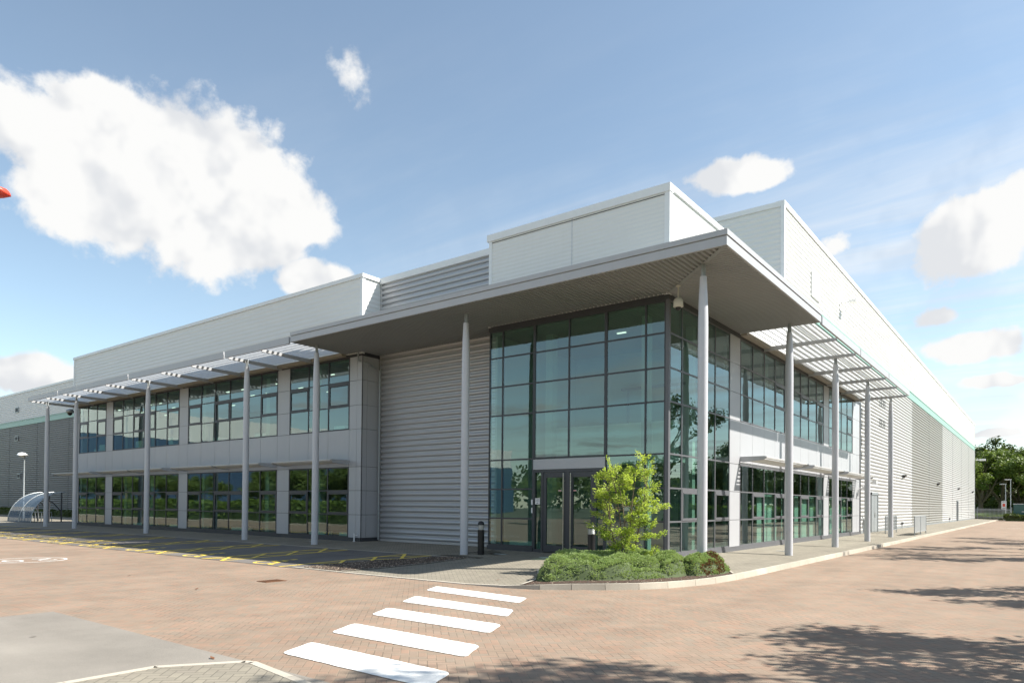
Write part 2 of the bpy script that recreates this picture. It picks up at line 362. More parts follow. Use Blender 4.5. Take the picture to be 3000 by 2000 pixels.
def barkm():
    t = NT('bark'); n = t.noise(t.pos(), 14, 5, .7, (1, 1, .2)); t.bsdf(t.mix(n, (.10, .075, .05), (.24, .20, .15)), .85, 0, .2, n, .6, .02); return t.m
M['bark'] = barkm()

def S(name, mb, mat, **k): return mb.build(name, mat, None, kind='structure', **k)
# ------------------------------------------------------------------ ground
S('ground', MB().quad((-700, -500, -.26), (500, -500, -.26), (500, 900, -.26), (-700, 900, -.26)), M['farground'])
S('road', MB().quad((-130, -60, -.2), (60, -60, -.2), (60, 121, -.2), (-130, 121, -.2)), M['road'])
def loft(A, B, nv, fz, off=0):
    """A and B are equal length polylines; sheet between them draped on fz"""
    mb = MB(); n = len(A)
    for j in range(nv+1):
        t = j/nv
        for i in range(n):
            x = A[i][0]*(1-t)+B[i][0]*t; y = A[i][1]*(1-t)+B[i][1]*t; mb.v.append((x, y, fz(x, y)+off))
    for j in range(nv):
        for i in range(n-1): mb.f.append((j*n+i, (j+1)*n+i, (j+1)*n+i+1, j*n+i+1))
    return mb
KB = [(3.0, 112), (3.0, 51), (3.0, 28), (3.0, 15), (2.98, 5), (2.97, 1.08), (2.97, -1.0), (2.95, -2.4), (2.86, -3.5), (2.70, -4.3), (2.42, -5.15), (2.05, -5.8), (1.55, -6.38), (1.0, -6.85), (.45, -7.25), (-.3, -7.5), (-1.4, -7.58), (-3.6, -7.66), (-5.0, -7.69), (-6.5, -7.68), (-7.75, -7.66)]
def inner(p, w):
    out = []
    for i, q in enumerate(p):
        a = Vector(p[max(i-1, 0)]); b = Vector(p[min(i+1, len(p)-1)]); d = (b-a).normalized(); nn = Vector((d.y, -d.x)); out.append((q[0]+nn.x*w, q[1]+nn.y*w))
    return out
KI = inner(KB, .13)
# pavement: grey block paving round the building, falling gently to the kerb
wallB = [(0, min(112, p[1])) if p[1] > 0 else (0, 0) for p in KB]
idx = [i for i, p in enumerate(KB) if p[1] > 0]
def fz(x, y): return zg(x, y)
pav = loft([(0-.1, KI[i][1]) for i in idx], [KI[i] for i in idx], 6, fz)
S('pavement', pav, M['pave'])
last = KI[idx[-1]]
A = [(-.1, last[1])]; B = [last]
rest = [KI[i] for i in range(len(KB)) if KB[i][1] <= 0]
A2 = [(-.1, last[1]), (-.1, .4), (-.1, .2), (-.1, 0), (-.3, 0), (-.8, 0), (-1.2, 0), (-1.6, 0), (-2, 0), (-2.4, 0), (-2.8, 0), (-3.3, 0), (-4.2, 0), (-5, 0), (-5.6, 0), (-6.5, 0)]
B2 = [last]+rest
k = min(len(A2), len(B2)); A2 = A2[:k]; B2 = B2[:k]
front = loft(A2, B2, 14, fz)
S('pavement', front, M['pave'])
# strip of pavement along the left facade, and the recess
S('pavement', loft([(-115, 12), (-42.5, 12)], [(-115, -2.72), (-42.5, -2.72)], 10, fz), M['pave'])
S('pavement', loft([(-42.5, 0.1), (-13.9, 0.1)], [(-42.5, -2.72), (-13.9, -2.72)], 6, fz), M['pave'])
S('pavement', loft([(-13.9, 1.3), (-6.5, 1.3), (B2[-1][0]*0-5.6, .05)], [(-13.9, -2.72), (-6.5, -2.72), (-5.0, -2.72)], 8, fz), M['pave'])
S('path_edging', loft([(-115, -2.72), (-6.2, -2.72)], [(-115, -2.84), (-6.2, -2.84)], 1, fz, .006), M['kerb'])
S('parking_bays', loft([(-115, -2.80), (-6.4, -2.80)], [(-115, -7.95), (-7.2, -7.75)], 8, lambda x, y: max(zg(x, y), -.193), .002), M['bay'])
# filler of paving between the bays' right end and the front apron
S('pavement', loft([(-6.9, -2.8), (-4.8, -2.6)], [(-7.6, -7.62), (-4.9, -7.62)], 8, fz, -.004), M['pave'])
# kerb stones (road side face is vertical)
kb = MB(); N = len(KB)
def zt(p): return max(zg(*p), -.187)
segs = []
pts = []
for i in range(N-1):
    a, b = Vector(KB[i]), Vector(KB[i+1]); L = (b-a).length; n = max(1, round(L/.95))
    for j in range(n): segs.append((a.lerp(b, j/n), a.lerp(b, (j+1)/n)))
for a, b in segs:
    d = (b-a).normalized(); nn = Vector((d.y, -d.x))*.13; g = d*.006
    p = [a+g, b-g, b-g+nn, a+g+nn]
    # road edge is `p` outer, chamfered top edge
    z0 = -.24; zt_ = [zt(q)+.004 for q in p]; c = .022
    o1, o2 = p[0], p[1]; ch = nn.normalized()*c
    kb.hexa([(*p[0], z0), (*p[1], z0), (*p[2], z0), (*p[3], z0), (*(p[0]+ch), zt_[0]), (*(p[1]+ch), zt_[1]), (*p[2], zt_[2]), (*p[3], zt_[3])])
S('kerb', kb, M['kerb'])
# asphalt apron bottom left, and the paved island with its flush kerb
S('asphalt_apron', MB().poly([(-3.8, -50), (8.5, -50), (8.5, -14.95), (-3.8, -14.9)], -.196), M['asphalt'])
isl = [(1.32, -30), (1.32, -15.72), (1.84, -14.95), (1.97, -14.9), (8.2, -15.85), (8.2, -30)]
S('pavement', MB().poly([(1.38, -30), (1.38, -15.74), (1.87, -15.03), (1.97, -15.0), (8.1, -15.93), (8.1, -30)], -.18), M['pave'])
ik = MB(); 
for a, b in zip(isl[:-1], isl[1:]):
    a = Vector(a); b = Vector(b); d = (b-a).normalized(); nn = Vector((d.y, -d.x))*.1; L = (b-a).length; n = max(1, round(L/.9))
    for j in range(n):
        p = a.lerp(b, j/n)+d*.004; q = a.lerp(b, (j+1)/n)-d*.004
        ik.poly([tuple(p), tuple(q), tuple(q+nn), tuple(p+nn)][::-1], -.22, -.176)
S('kerb', ik, M['kerb'])
# painted markings
rnd = random.Random(3)
def ragged(pts, amp=.006, step=.08):
    out = []
    for i, a in enumerate(pts):
        a = Vector(a); b = Vector(pts[(i+1) % len(pts)]); n = max(1, int((b-a).length/step))
        for j in range(n):
            q = a.lerp(b, j/n); out.append((q.x+rnd.uniform(-amp, amp), q.y+rnd.uniform(-amp, amp)))
    return out
def roundc(q, r=.1):
    out = []
    for i in range(4):
        a, b, c = Vector(q[i-1]), Vector(q[i]), Vector(q[(i+1) % 4]); out += [tuple(b+(a-b).normalized()*r), tuple(b+(a-b).normalized()*r*.3+(c-b).normalized()*r*.3), tuple(b+(c-b).normalized()*r)]
    return out
ZB = [[(-1.27, -8.91), (-1.6, -8.25), (1.05, -8.50), (1.33, -9.15)], [(-.41, -10.42), (-.77, -9.71), (1.76, -9.86), (2.13, -10.51)],
      [(.31, -11.78), (-.03, -11.1), (2.52, -11.16), (2.82, -11.81)], [(1.08, -13.18), (.76, -12.5), (3.27, -12.56), (3.58, -13.18)], [(1.74, -14.42), (1.45, -13.78), (3.96, -13.85), (4.2, -14.45)]]
for q in ZB: S('road_marking', MB().poly(ragged(roundc(q, .09)), -.1945, -.192), M['wpaint'])
def strip(mb, a, b, w, off=.006, fzz=lambda x, y: max(zg(x, y), -.193)):
    a = Vector(a); b = Vector(b); d = (b-a).normalized(); nn = Vector((-d.y, d.x))*w/2; n = max(1, int((b-a).length/.6))
    for j in range(n):
        p = a.lerp(b, j/n); q = a.lerp(b, (j+1)/n)
        mb.quad(*[(v.x, v.y, fzz(v.x, v.y)+off) for v in (p-nn, q-nn, q+nn, p+nn)])
for k in range(17):
    x0 = -8.1-4.14*k; x1 = x0+1.15; hb = MB(); yb = -7.8
    xr = x1 if k else -6.98
    strip(hb, (x0, -2.9), (x0, yb), .1); strip(hb, (x1, -2.9), (x1 if k else -7.15, yb if k else -5.6), .1)
    y = -2.95
    while y > yb+.7:
        if k == 0 and y < -6: break
        y2 = max(y-1.27, yb); strip(hb, (x0, y), (x1, y2), .11, .009); strip(hb, (x1, y), (x0, y2), .11, .012); y -= 1.27
    S('road_marking', hb, M['ypaint'])
    if k < 16:   # wheelchair symbol in each bay
        cx_, cy_ = x0-1.45, -7.1; sb = MB(); ar = [(cx_+.38*math.cos(a), cy_-.1+.38*math.sin(a)) for a in [R(100+ i*22) for i in range(12)]]
        for p, q in zip(ar[:-1], ar[1:]): strip(sb, p, q, .1, .007)
        for p, q in (((cx_, cy_+.65), (cx_+.05, cy_+.05)), ((cx_+.03, cy_+.05), (cx_+.45, cy_)), ((cx_+.42, cy_), (cx_+.62, cy_-.48)), ((cx_+.62, cy_-.48), (cx_+.8, cy_-.42)), ((cx_, cy_+.35), (cx_+.38, cy_+.3))): strip(sb, p, q, .11, .01)
        strip(sb, (cx_-.1, cy_+.82), (cx_+.1, cy_+.82), .2, .007)
        S('road_marking', sb, M['ypaint'])
# white speed roundel reading 20 on the red paving
rb = MB(); flat = lambda x, y: -.2
cx_, cy_ = -15.45, -11.55
for i in range(48):
    a, b = R(i*7.5), R(i*7.5+7.6); strip(rb, (cx_+.97*math.cos(a), cy_+1.02*math.sin(a)), (cx_+.97*math.cos(b), cy_+1.02*math.sin(b)), .07, .005, flat)
for i in range(20):   # the nought
    a, b = R(i*18), R(i*18+18.5); strip(rb, (-15.36+.36*math.cos(a), -11.93+.22*math.sin(a)), (-15.36+.36*math.cos(b), -11.93+.22*math.sin(b)), .085, .006, flat)
tw = [(-15.15, -10.86), (-15.04, -10.95), (-15.02, -11.1), (-15.08, -11.26), (-15.2, -11.3), (-15.34, -11.2), (-15.5, -11.02), (-15.68, -10.84)]
for p, q in zip(tw[:-1], tw[1:]): strip(rb, p, q, .085, .006, flat)
strip(rb, (-15.68, -10.82), (-15.68, -11.34), .085, .0075, flat)
S('road_marking', rb, M['wpaint'])
fm = MB()
for i in range(6): strip(fm, (5.5+i*.9, 61-.2*i), (6.2+i*.9, 60.85-.2*i), .15, .006, flat)
S('road_marking', fm, M['wpaint'])
# gravel bed beside the bays and the bark soil of the planted corner
GB = [(-7.42, -7.5), (-7.35, -5.9), (-7.0, -4.6), (-6.3, -2.95), (-5.5, -2.75), (-5.42, -3.4), (-5.3, -4.8), (-5.45, -6.4), (-5.75, -7.52)]
gb = MB(); c = (-6.3, -5.4)
for a, b in zip(GB, GB[1:]+GB[:1]): gb.quad(*[(x, y, zg(x, y)+.012) for x, y in (c, b, a)])
S('gravel_bed', gb, M['gravel'])
ge = MB()
for a, b in zip(GB, GB[1:]): strip(ge, a, b, .06, .02, zg)
S('kerb', ge, M['kerb'])
def inpoly(p, poly):
    x, y = p; ins = False
    for (x1, y1), (x2, y2) in zip(poly, poly[1:]+poly[:1]):
        if (y1 > y) != (y2 > y) and x < (x2-x1)*(y-y1)/(y2-y1)+x1: ins = not ins
    return ins
def pebbles(name, poly, n, mats, smin, smax, seed):
    r = random.Random(seed); xs = [p[0] for p in poly]; ys = [p[1] for p in poly]; mb = MB(); c = 0
    while c < n:
        x, y = r.uniform(min(xs), max(xs)), r.uniform(min(ys), max(ys))
        if not inpoly((x, y), poly): continue
        c += 1; s = r.uniform(smin, smax); z = zg(x, y)+.012+s*.3; a = r.uniform(0, 6.3); q = []
        for k in range(5): t = a+k*1.257; q.append((x+math.cos(t)*s*r.uniform(.7, 1.2), y+math.sin(t)*s*r.uniform(.7, 1.2), z-.3*s))
        tp = (x+r.uniform(-.3, .3)*s, y+r.uniform(-.3, .3)*s, z+s*.6)
        for k in range(5): mb.quad(q[k], q[(k+1) % 5], tp)
    return mb.build(name, mats, None, kind='stuff')
def pebmat():
    t = NT('pebbles'); v = t.n('ShaderNodeTexVoronoi'); v.inputs['Scale'].default_value = 22; t.l(t.pos(), v.inputs['Vector'])
    rp = t.n('ShaderNodeValToRGB'); s = t.n('ShaderNodeSeparateColor'); t.l(v.outputs['Color'], s.inputs[0]); t.l(s.outputs[0], rp.inputs[0])
    e = rp.color_ramp.elements; e[0].color = (.05, .035, .025, 1); e[1].color = (.34, .27, .20, 1); m_ = e.new(.7); m_.color = (.075, .05, .034, 1)
    t.bsdf(rp.outputs[0], .7); return t.m
M['peb'] = pebmat()
pebbles('gravel', GB, 5200, M['peb'], .015, .034, 5)
BED = [(-1.65, -4.35), (-.75, -5.55), (-.3, -6.35), (.05, -7.32), (.45, -7.12), (1.0, -6.72), (1.5, -6.28), (1.97, -5.72), (2.3, -5.1), (2.58, -4.3), (2.73, -3.4), (2.82, -2.3), (2.5, -1.7), (1.6, -1.3), (.2, -2.0), (-1.0, -2.9)]
bd = MB(); c = (.7, -3.8)
for a, b in zip(BED, BED[1:]+BED[:1]): bd.quad(*[(x, y, zg(x, y)+.012) for x, y in (c, b, a)])
S('soil', bd, M['soil'])
be = MB(); strip(be, BED[0], BED[1], .07, .03, zg); strip(be, BED[1], BED[2], .07, .03, zg); strip(be, BED[2], BED[3], .07, .03, zg); strip(be, BED[11], BED[12], .05, .03, zg)
S('kerb', be, M['kerb'])
pebbles('bark_chips', BED, 1800, M['peb'], .01, .022, 8)

# ------------------------------------------------------------------ the building
BLD = empty('office_warehouse', (0, 0, 0), label='long silver and white clad warehouse with glazed corner entrance, wide canopy and two-storey offices', cat='building')
def P(side, u, d, z): return (u, -d, z) if side == 'A' else (d, u, z)
def fbox(mb, side, u0, u1, d0, d1, z0, z1):
    if side == 'A': return mb.box(u0, u1, -d1, -d0, z0, z1)
    return mb.box(d0, d1, u0, u1, z0, z1)
BIG = [(.37-.37*math.cos(math.pi*i/10), math.sin(math.pi*i/10)**.8) for i in range(11)]
FINE = [(i/6, .5-.5*math.cos(2*math.pi*i/6)) for i in range(6)]
SMALL = [(0, 0), (.12, 1), (.55, 1), (.67, 0)]
def ribbed(side, u0, u1, z0, z1, d, pitch, depth, prof):
    mb = MB(); zs = []
    n = max(1, round((z1-z0)/pitch)); p = (z1-z0)/n
    for i in range(n):
        for t, h in prof: zs.append((z0+(i+t)*p, d+h*depth))
    zs.append((z1, d)); n0 = len(mb.v)
    for z, dd in zs: mb.v.append(P(side, u0, dd, z)); mb.v.append(P(side, u1, dd, z))
    for i in range(len(zs)-1):
        a = n0+2*i; mb.f.append((a, a+1, a+3, a+2) if side == 'A' else (a, a+1, a+3, a+2))
    return mb
# warehouse, right flank (plane x = -0.13)
BX = -.13
seams = [27.15, 37.9, 48.7, 59.57, 70.2, 81.05, 91.75, 102.53, 113.14]
M['bull'] = painted('bullnose_steel', (.485, .49, .505), .46, .55, .01, 3, False)
M['silver2'] = painted('silver_cladding_warm', (.30, .295, .27), .42, .15, .05)
M['silver3'] = painted('silver_cladding_pale', (.50, .50, .49), .40, .1, .05)
for a, b in zip(seams[:-1], seams[1:]):
    mt = M['silver3'] if b < 49 or a > 70 else M['silver2']
    ribbed('B', a+.03, b-.03, .12, 10.76, BX-.06, .235, .06, BIG).build('cladding_wall', mt, BLD)
tb = MB()
for y in seams[2:]: tb.box(BX-.06, BX-.02, y-.03, y+.03, .12, 10.76)
tb.box(BX-.08, BX+.012, 27.15, 113.1, 0, .12)
tb.build('wall_trim', M['galv'], BLD)
ribbed('B', 11.97, 27.15, 7.9, 10.76, BX-.06, .235, .06, BIG).build('cladding_wall', M['silver3'], BLD)
MB().box(BX-.06, BX+.02, 11.97, 113.14, 10.76, 11.37).build('accent_band', M['teal'], BLD)
MB().box(BX+.02, BX+.05, 11.97, 113.14, 11.33, 11.40).build('band_drip', M['teal'], BLD)
ribbed('B', 12.02, 113.0, 11.40, 14.78, BX-.04, .225, .042, FINE).build('cladding_wall', M['white_clad'], BLD)
cp = MB().box(BX-.35, BX+.04, 11.88, 113.2, 14.78, 15.02); cp.box(-115, BX-.35, 11.87, 12.2, 14.78, 15.0)
cp.build('parapet_cap', M['white'], BLD)
pieces('corner_trim', M['white'], BLD, (BX-.12, BX+.035, 11.86, 12.05, 8, 14.78), (BX-.15, BX+.02, 113.0, 113.16, 0, 14.78))
# warehouse, front plane y = 11.9
ribbed('A', -115, BX-.12, 11.42, 14.78, -11.9-.05, .225, .042, FINE).build('cladding_wall', M['white_clad'], BLD)
MB().box(-115, -.3, 11.86, 11.98, 10.76, 11.36).build('accent_band', M['teal'], BLD)
MB().box(-115, -.3, 11.82, 11.86, 11.32, 11.41).build('band_drip', M['teal'], BLD)
M['silver_d'] = painted('graphite_cladding', (.15, .15, .15), .45, .2, .05)
for a, b in ((-115, -104.4), (-104.4, -95.1), (-95.1, -85.9), (-85.9, -76.7), (-76.7, -66), (-66, -55), (-55, -42)):
    ribbed('A', a+.04, b-.04, .1, 10.76, -11.97, .235, .06, BIG).build('cladding_wall', M['silver_d'], BLD)
dj = MB()
for x in (-104.4, -95.1, -85.9, -76.7, -66, -55): dj.box(x-.05, x+.05, 11.93, 11.99, .1, 10.76)
dj.box(-115, -42, 11.93, 12, -.2, .1); dj.build('wall_trim', M['frame'], BLD)
MB().box(-115, -.2, 12.0, 113, 14.5, 14.6).build('roof', M['galv'], BLD)
MB().box(-115, -.25, 112.9, 113.05, 0, 14.5).box(-115, -114.9, 12, 113, 0, 14.5).build('rear_wall', M['silver_d'], BLD)
# upper block over the left offices
ribbed('A', -43.2, -14.0, 7.9, 11.12, 0, .2, .016, FINE).build('cladding_wall', M['white_clad'], BLD)
ribbed('B', .0, 11.9, 7.9, 11.12, -13.9, .2, .02, FINE).build('cladding_wall', M['white_clad'], BLD)
c1 = MB().box(-43.4, -13.82, -.06, .25, 11.12, 11.28).box(-14.1, -13.82, .25, 11.9, 11.12, 11.28)
c1.build('parapet_cap', M['white'], BLD)
pieces('corner_trim', M['white'], BLD, (-14.02, -13.855, -.035, .12, 7.9, 11.12), (-43.34, -43.2, -.035, .12, 7.9, 11.12))
MB().box(-43.3, -43.2, .12, 11.9, 7.9, 11.12).build('end_wall', M['white_clad'], BLD)
# recessed bay
ribbed('A', -13.86, -6.97, .1, 11.05, -1.06, .229, .09, BIG).build('cladding_wall', M['bull'], BLD)
MB().box(-13.85, -7.0, .93, 1.25, 11.05, 11.3).build('parapet_cap', M['white'], BLD)
MB().box(-13.85, -6.97, .985, 1.1, -.05, .1).box(-13.87, -13.78, .98, 1.04, .1, 11.05).build('wall_trim', M['silver'], BLD)
# high block over the entrance
ribbed('A', -6.85, -.14, 7.95, 11.06, 0, .135, .013, FINE).build('cladding_wall', M['white_clad'], BLD)
ribbed('B', .14, 11.9, 7.95, 11.12, -.02, .135, .015, FINE).build('cladding_wall', M['white_clad'], BLD)
MB().box(-7.06, .05, -.06, .22, 11.06, 11.30).box(-.25, .05, .22, 11.85, 11.12, 11.30).build('parapet_cap', M['white'], BLD)
pieces('corner_trim', M['white'], BLD, (-.14, .03, -.03, .14, 7.95, 11.06), (-6.98, -6.85, -.03, .14, 7.95, 11.06))
MB().box(-6.98, -6.9, .14, 11.9, 7.95, 11.12).build('end_wall', M['white_clad'], BLD)
MB().box(-3.46, -3.44, -.024, .0, 7.95, 11.06).build('cladding_seam', M['trim'], BLD)
MB().box(-6.85, -.14, -.028, -.02, 10.98, 11.0).build('shadow_line', M['dark'], BLD)
MB().box(-43.3, -13.9, .1, 12, 11.0, 11.1).box(-13.9, -6.9, 1.2, 12, 10.9, 11.0).box(-6.9, -.1, .1, 12, 11.0, 11.1).build('roof', M['galv'], BLD)

# --- office facades
ZR = [.15, 1.12, 2.14, 3.15]; ZU = [4.74, 5.75, 6.80, 7.82]
def glazing(side, us, zs, name, frame, opens=(), parent=BLD, fw_=.05, gd=-.008, inner=True):
    root = empty(name, (0, 0, 0)); root.parent = parent
    fr = MB(); g = MB(); r = random.Random(hash((side, round(us[0]*10), len(zs))) % 999)
    h = fw_/2
    for i, u in enumerate(us):
        w0, w1 = (u, u+fw_) if i == 0 else ((u-fw_, u) if i == len(us)-1 else (u-h, u+h))
        fbox(fr, side, w0, w1, -.09, .012, zs[0], zs[-1])
    for j, z in enumerate(zs):
        z0, z1 = (z, z+fw_) if j == 0 else ((z-fw_, z) if j == len(zs)-1 else (z-h, z+h))
        for u0, u1 in zip(us[:-1], us[1:]): fbox(fr, side, u0+h, u1-h, -.088, .008, z0, z1)
    for i, (u0, u1) in enumerate(zip(us[:-1], us[1:])):
        for j, (z0, z1) in enumerate(zip(zs[:-1], zs[1:])):
            t = [gd+r.uniform(-.0018, .0018) for _ in range(3)]; t.append(t[0]+t[2]-t[1])
            q = [P(side, u0, t[0], z0), P(side, u1, t[1], z0), P(side, u1, t[2], z1), P(side, u0, t[3], z1)]
            g.quad(*q)
            if (i, j) in opens:
                ob = MB(); w = .075; e0, e1, f0, f1 = u0+h, u1-h, z0+h, z1-h
                fbox(ob, side, e0, e0+w, -.05, .022, f0, f1); fbox(ob, side, e1-w, e1, -.05, .022, f0, f1)
                fbox(ob, side, e0+w, e1-w, -.05, .022, f0, f0+w); fbox(ob, side, e0+w, e1-w, -.05, .022, f1-w*1.5, f1)
                fbox(ob, side, e0+w+.01, e1-w-.01, .022, .04, f1-w*1.5-.02, f1-w*1.5+.015)
                ob.build('opening_light', frame, root)
    fr.build('frame', frame, root); g.build('glass', M['glass'], root)
    return root
def lin(a, b, n): return [a+(b-a)*i/n for i in range(n+1)]
GA = [(-42.34, -38.26, 3, [0, 2]), (-37.3, -29.07, 6, [0, 2, 3, 5]), (-28.12, -19.85, 6, [0, 2, 3, 5]), (-18.9, -14.65, 3, [0, 2])]
for a, b, n, op in GA:
    glazing('A', lin(a, b, n), ZU, 'window', M['frame'], [(i, 1) for i in op])
    glazing('A', lin(a, b, n), ZR, 'window', M['frame'], [(i, 1) for i in op])
GBs = [(6.17, 11.71, 4, [3], [1, 3]), (12.75, 18.29, 4, [1, 3], [1, 3]), (19.36, 24.92, 4, [3], [1, 3])]
for a, b, n, ou, ol in GBs:
    glazing('B', lin(a, b, n), ZU, 'window', M['frame_sunlit'], [(i, 1) for i in ou])
    glazing('B', lin(a, b, n), ZR, 'window', M['frame_sunlit'], [(i, 1) for i in ol])
# rainscreen panels, built panel by panel with open joints
def panels(side, rects, name='panel_wall'):
    mb = MB(); j = .008
    for u0, u1, z0, z1 in rects: fbox(mb, side, u0+j, u1-j, -.03, 0.0, z0+j, z1-j)
    mb.build(name, M['panel'], BLD)
    bk = MB()
    for u0, u1, z0, z1 in rects: fbox(bk, side, u0, u1, -.06, -.031, z0, z1)
    bk.build('panel_backing', M['dark'], BLD)
zall = [.15, 1.12, 2.14, 3.15, 4.74, 5.75, 6.80, 7.82]
rc = []
for (a, b, n, _) in GA:
    l = lin(a, b, n); rc += [(u0, u1, 3.15, 4.74) for u0, u1 in zip(l[:-1], l[1:])]
piers = [(-42.5, -42.34), (-38.26, -37.3), (-29.07, -28.12), (-19.85, -18.9), (-14.65, -14.17), (-14.17, -13.87)]
for a, b in piers: rc += [(a, b, z0, z1) for z0, z1 in zip(zall[:-1], zall[1:])]
panels('A', rc)
rc = []
for (a, b, n, _, _) in GBs:
    l = lin(a, b, n); rc += [(u0, u1, 3.15, 4.74) for u0, u1 in zip(l[:-1], l[1:])]
for a, b in ((5.1, 6.17), (11.71, 12.75), (18.29, 19.36), (24.92, 26.09), (26.09, 26.85)): rc += [(a, b, z0, z1) for z0, z1 in zip(zall[:-1], zall[1:])]
panels('B', rc)
# return wall at the recess (plane x = -13.87, facing +x)
rp_ = MB(); bk = MB()
for y0, y1 in ((.03, .3), (.3, .95)):
    for z0, z1 in zip(zall[:-1], zall[1:]): rp_.box(-13.93, -13.87, y0+.008, y1-.008, z0+.008, z1-.008)
bk.box(-13.97, -13.935, .03, .95, .15, 7.82)
rp_.build('panel_wall', M['panel'], BLD); bk.build('panel_backing', M['dark'], BLD)
hd = MB()   # dark head strip and base sill
hd.box(-42.5, -13.87, -.005, .14, 7.82, 7.97); hd.box(-13.95, -13.862, .0, .97, 7.82, 7.97); hd.box(-6.97, 0.012, -.012, .14, 7.80, 7.965); hd.box(-.14, .012, .14, 27, 7.80, 7.965)
hd.build('head_strip', M['frame'], BLD)
sk = MB(); sk.box(-42.5, -13.85, -.035, .1, -.05, .07); sk.box(-42.5, -13.85, -.02, .1, .07, .15); sk.box(-13.97, -13.85, .1, .98, -.05, .15)
sk.box(-6.97, -4.96, -.03, .1, -.05, .15); sk.box(-2.12, .03, -.03, .1, -.05, .15)
sk.build('base_sill', M['frame'], BLD)
sk = MB(); sk.box(-.1, .035, .1, 27, -.12, .07); sk.box(-.1, .02, .1, 27, .07, .15); sk.build('base_sill', M['frame_sunlit'], BLD)
MB().box(-.2, .03, 26.87, 27.1, -.05, 7.96).build('corner_trim', M['frame'], BLD)
MB().box(-43.0, -14.87, -.28, -.02, 7.86, 8.0).build('gutter', M['gutter'], BLD)
MB().box(.02, .26, 6.15, 25.8, 7.9, 8.02).build('gutter', M['gutter'], BLD)
# --- entrance curtain walling
ZC = [.15, 1.12, 2.14, 3.17, 4.75, 5.77, 6.81, 7.80]
glazing('A', [-6.93, -6.32, -4.94], ZC, 'curtain_wall', M['frame'])
glazing('A', [-4.94, -3.53, -2.14], ZC[3:], 'curtain_wall', M['frame'])
glazing('A', [-2.14, -.75, -.08], ZC, 'curtain_wall', M['frame'])
glazing('B', [.08, .98, 2.35, 3.72, 5.1], ZC, 'curtain_wall', M['frame_sunlit'], [(1, 1), (3, 1)])
MB().box(-.08, .025, -.025, .09, .0, 7.8).build('corner_post', M['frame_sunlit'], BLD)
# entrance doors
ED = empty('entrance', (0, 0, 0)); ED.parent = BLD
MB().box(-4.94, -2.14, -.03, .04, 2.80, 3.145).build('fascia_panel', M['panel'], ED)
ef = MB().box(-4.94, -2.14, -.01, .12, 2.70, 2.79)
for a, b in ((-4.94, -4.88), (-4.62, -4.54), (-2.54, -2.46), (-2.2, -2.14), (-3.60, -3.48)): ef.box(a, b, -.012, .12, 0, 2.70)
ef.box(-4.88, -4.62, -.01, .1, 0, .1).box(-2.46, -2.2, -.01, .1, 0, .1)
ef.build('door_frame', M['frame'], ED)
for a, b in ((-4.88, -4.62), (-2.46, -2.2)): MB().quad((a, .05, .1), (b, .05, .1), (b, .05, 2.7), (a, .05, 2.7)).build('side_glass', M['glass'], ED)
for a, b, hx in ((-4.54, -3.60, -3.68), (-3.48, -2.54, -3.40)):
    lf = MB().box(a+.01, a+.13, .0, .06, .02, 2.69).box(b-.13, b-.01, .0, .06, .02, 2.69).box(a+.13, b-.13, .0, .06, .02, .25).box(a+.13, b-.13, .0, .06, 2.52, 2.69)
    lf.build('door_leaf', M['frame'], ED)
    MB().quad((a+.13, .03, .25), (b-.13, .03, .25), (b-.13, .03, 2.52), (a+.13, .03, 2.52)).build('door_glass', M['glass'], ED)
    MB().tube([(hx, -.07, .08), (hx, -.07, 2.66)], .018, 10).bar((hx, -.07, .3), (hx, .0, .3), .02, .02).bar((hx, -.07, 2.4), (hx, .0, 2.4), .02, .02).build('handle', M['steel'], ED)
# --- interior
it = MB(); it.box(-42.4, -13.95, 7.5, 7.6, 0, 7.9); it.box(-6.9, -6.8, .3, 7.5, 0, 7.9); it.box(-7.2, -7.1, 7.5, 27, 0, 7.9)
it.box(-13.96, -13.98, .2, 7.5, .0, 7.9); it.box(-42.4, -42.3, .2, 7.5, 0, 7.9); it.box(-7, -.2, 26.8, 26.85, 0, 7.9)
for x in (-33.2, -24): it.box(x-.05, x+.05, 2.2, 7.5, 0, 7.9)
it.box(-6.8, -1.6, 5.6, 5.75, 0, 7.9); it.box(-7, -.3, 12.2, 12.25, 0, 7.9)
it.build('interior_wall', M['inner'], BLD)
fl = MB(); fl.box(-42.4, -13.98, .18, 7.5, 3.2, 4.6); fl.box(-7.1, -.18, 6.0, 26.8, 3.2, 4.6); fl.box(-6.8, -1.3, 3.9, 5.6, 3.2, 4.5)
fl.build('floor_slab', M['inner'], BLD)
MB().box(-42.4, -13.98, .18, 7.5, .0, .03).box(-7.1, -.18, .18, 26.8, .0, .03).build('interior_floor', M['floor'], BLD)
MB().box(-42.4, -13.98, .18, 7.5, 7.7, 7.78).box(-7.1, -.18, .18, 26.8, 7.7, 7.78).build('interior_ceiling', M['ceil'], BLD)
for a, b in ((8.95, 11.6), (14.2, 18.2), (20.8, 24.8)): MB().box(-.32, -.28, a, b, .15, 2.12).build('window_board', M['white'], BLD)
MB().box(-6.3, -.95, 2.9, 3.0, 3.1, 4.55).build('gallery_front', M['white'], BLD)
MB().box(-6.3, -.95, 3.0, 5.6, 3.1, 3.3).build('gallery_floor', M['inner'], BLD)
for x in (-4.3, -3.5, -2.2, -1.8): MB().box(x-.03, x+.03, 5.5, 5.58, 3.3, 6.3).build('inner_frame', M['frame'], BLD)
MB().box(-4.6, -1.2, 5.5, 5.58, 6.2, 6.3).build('inner_frame', M['frame'], BLD)
class IC:
    def box(s, *a): MB().box(*a).build('interior_column', M['inner'], BLD)
ic = IC()
for x in (-36.6, -33.2, -27.4, -21.4, -17.4): ic.box(x-.15, x+.15, .5, .8, 0, 7.7)
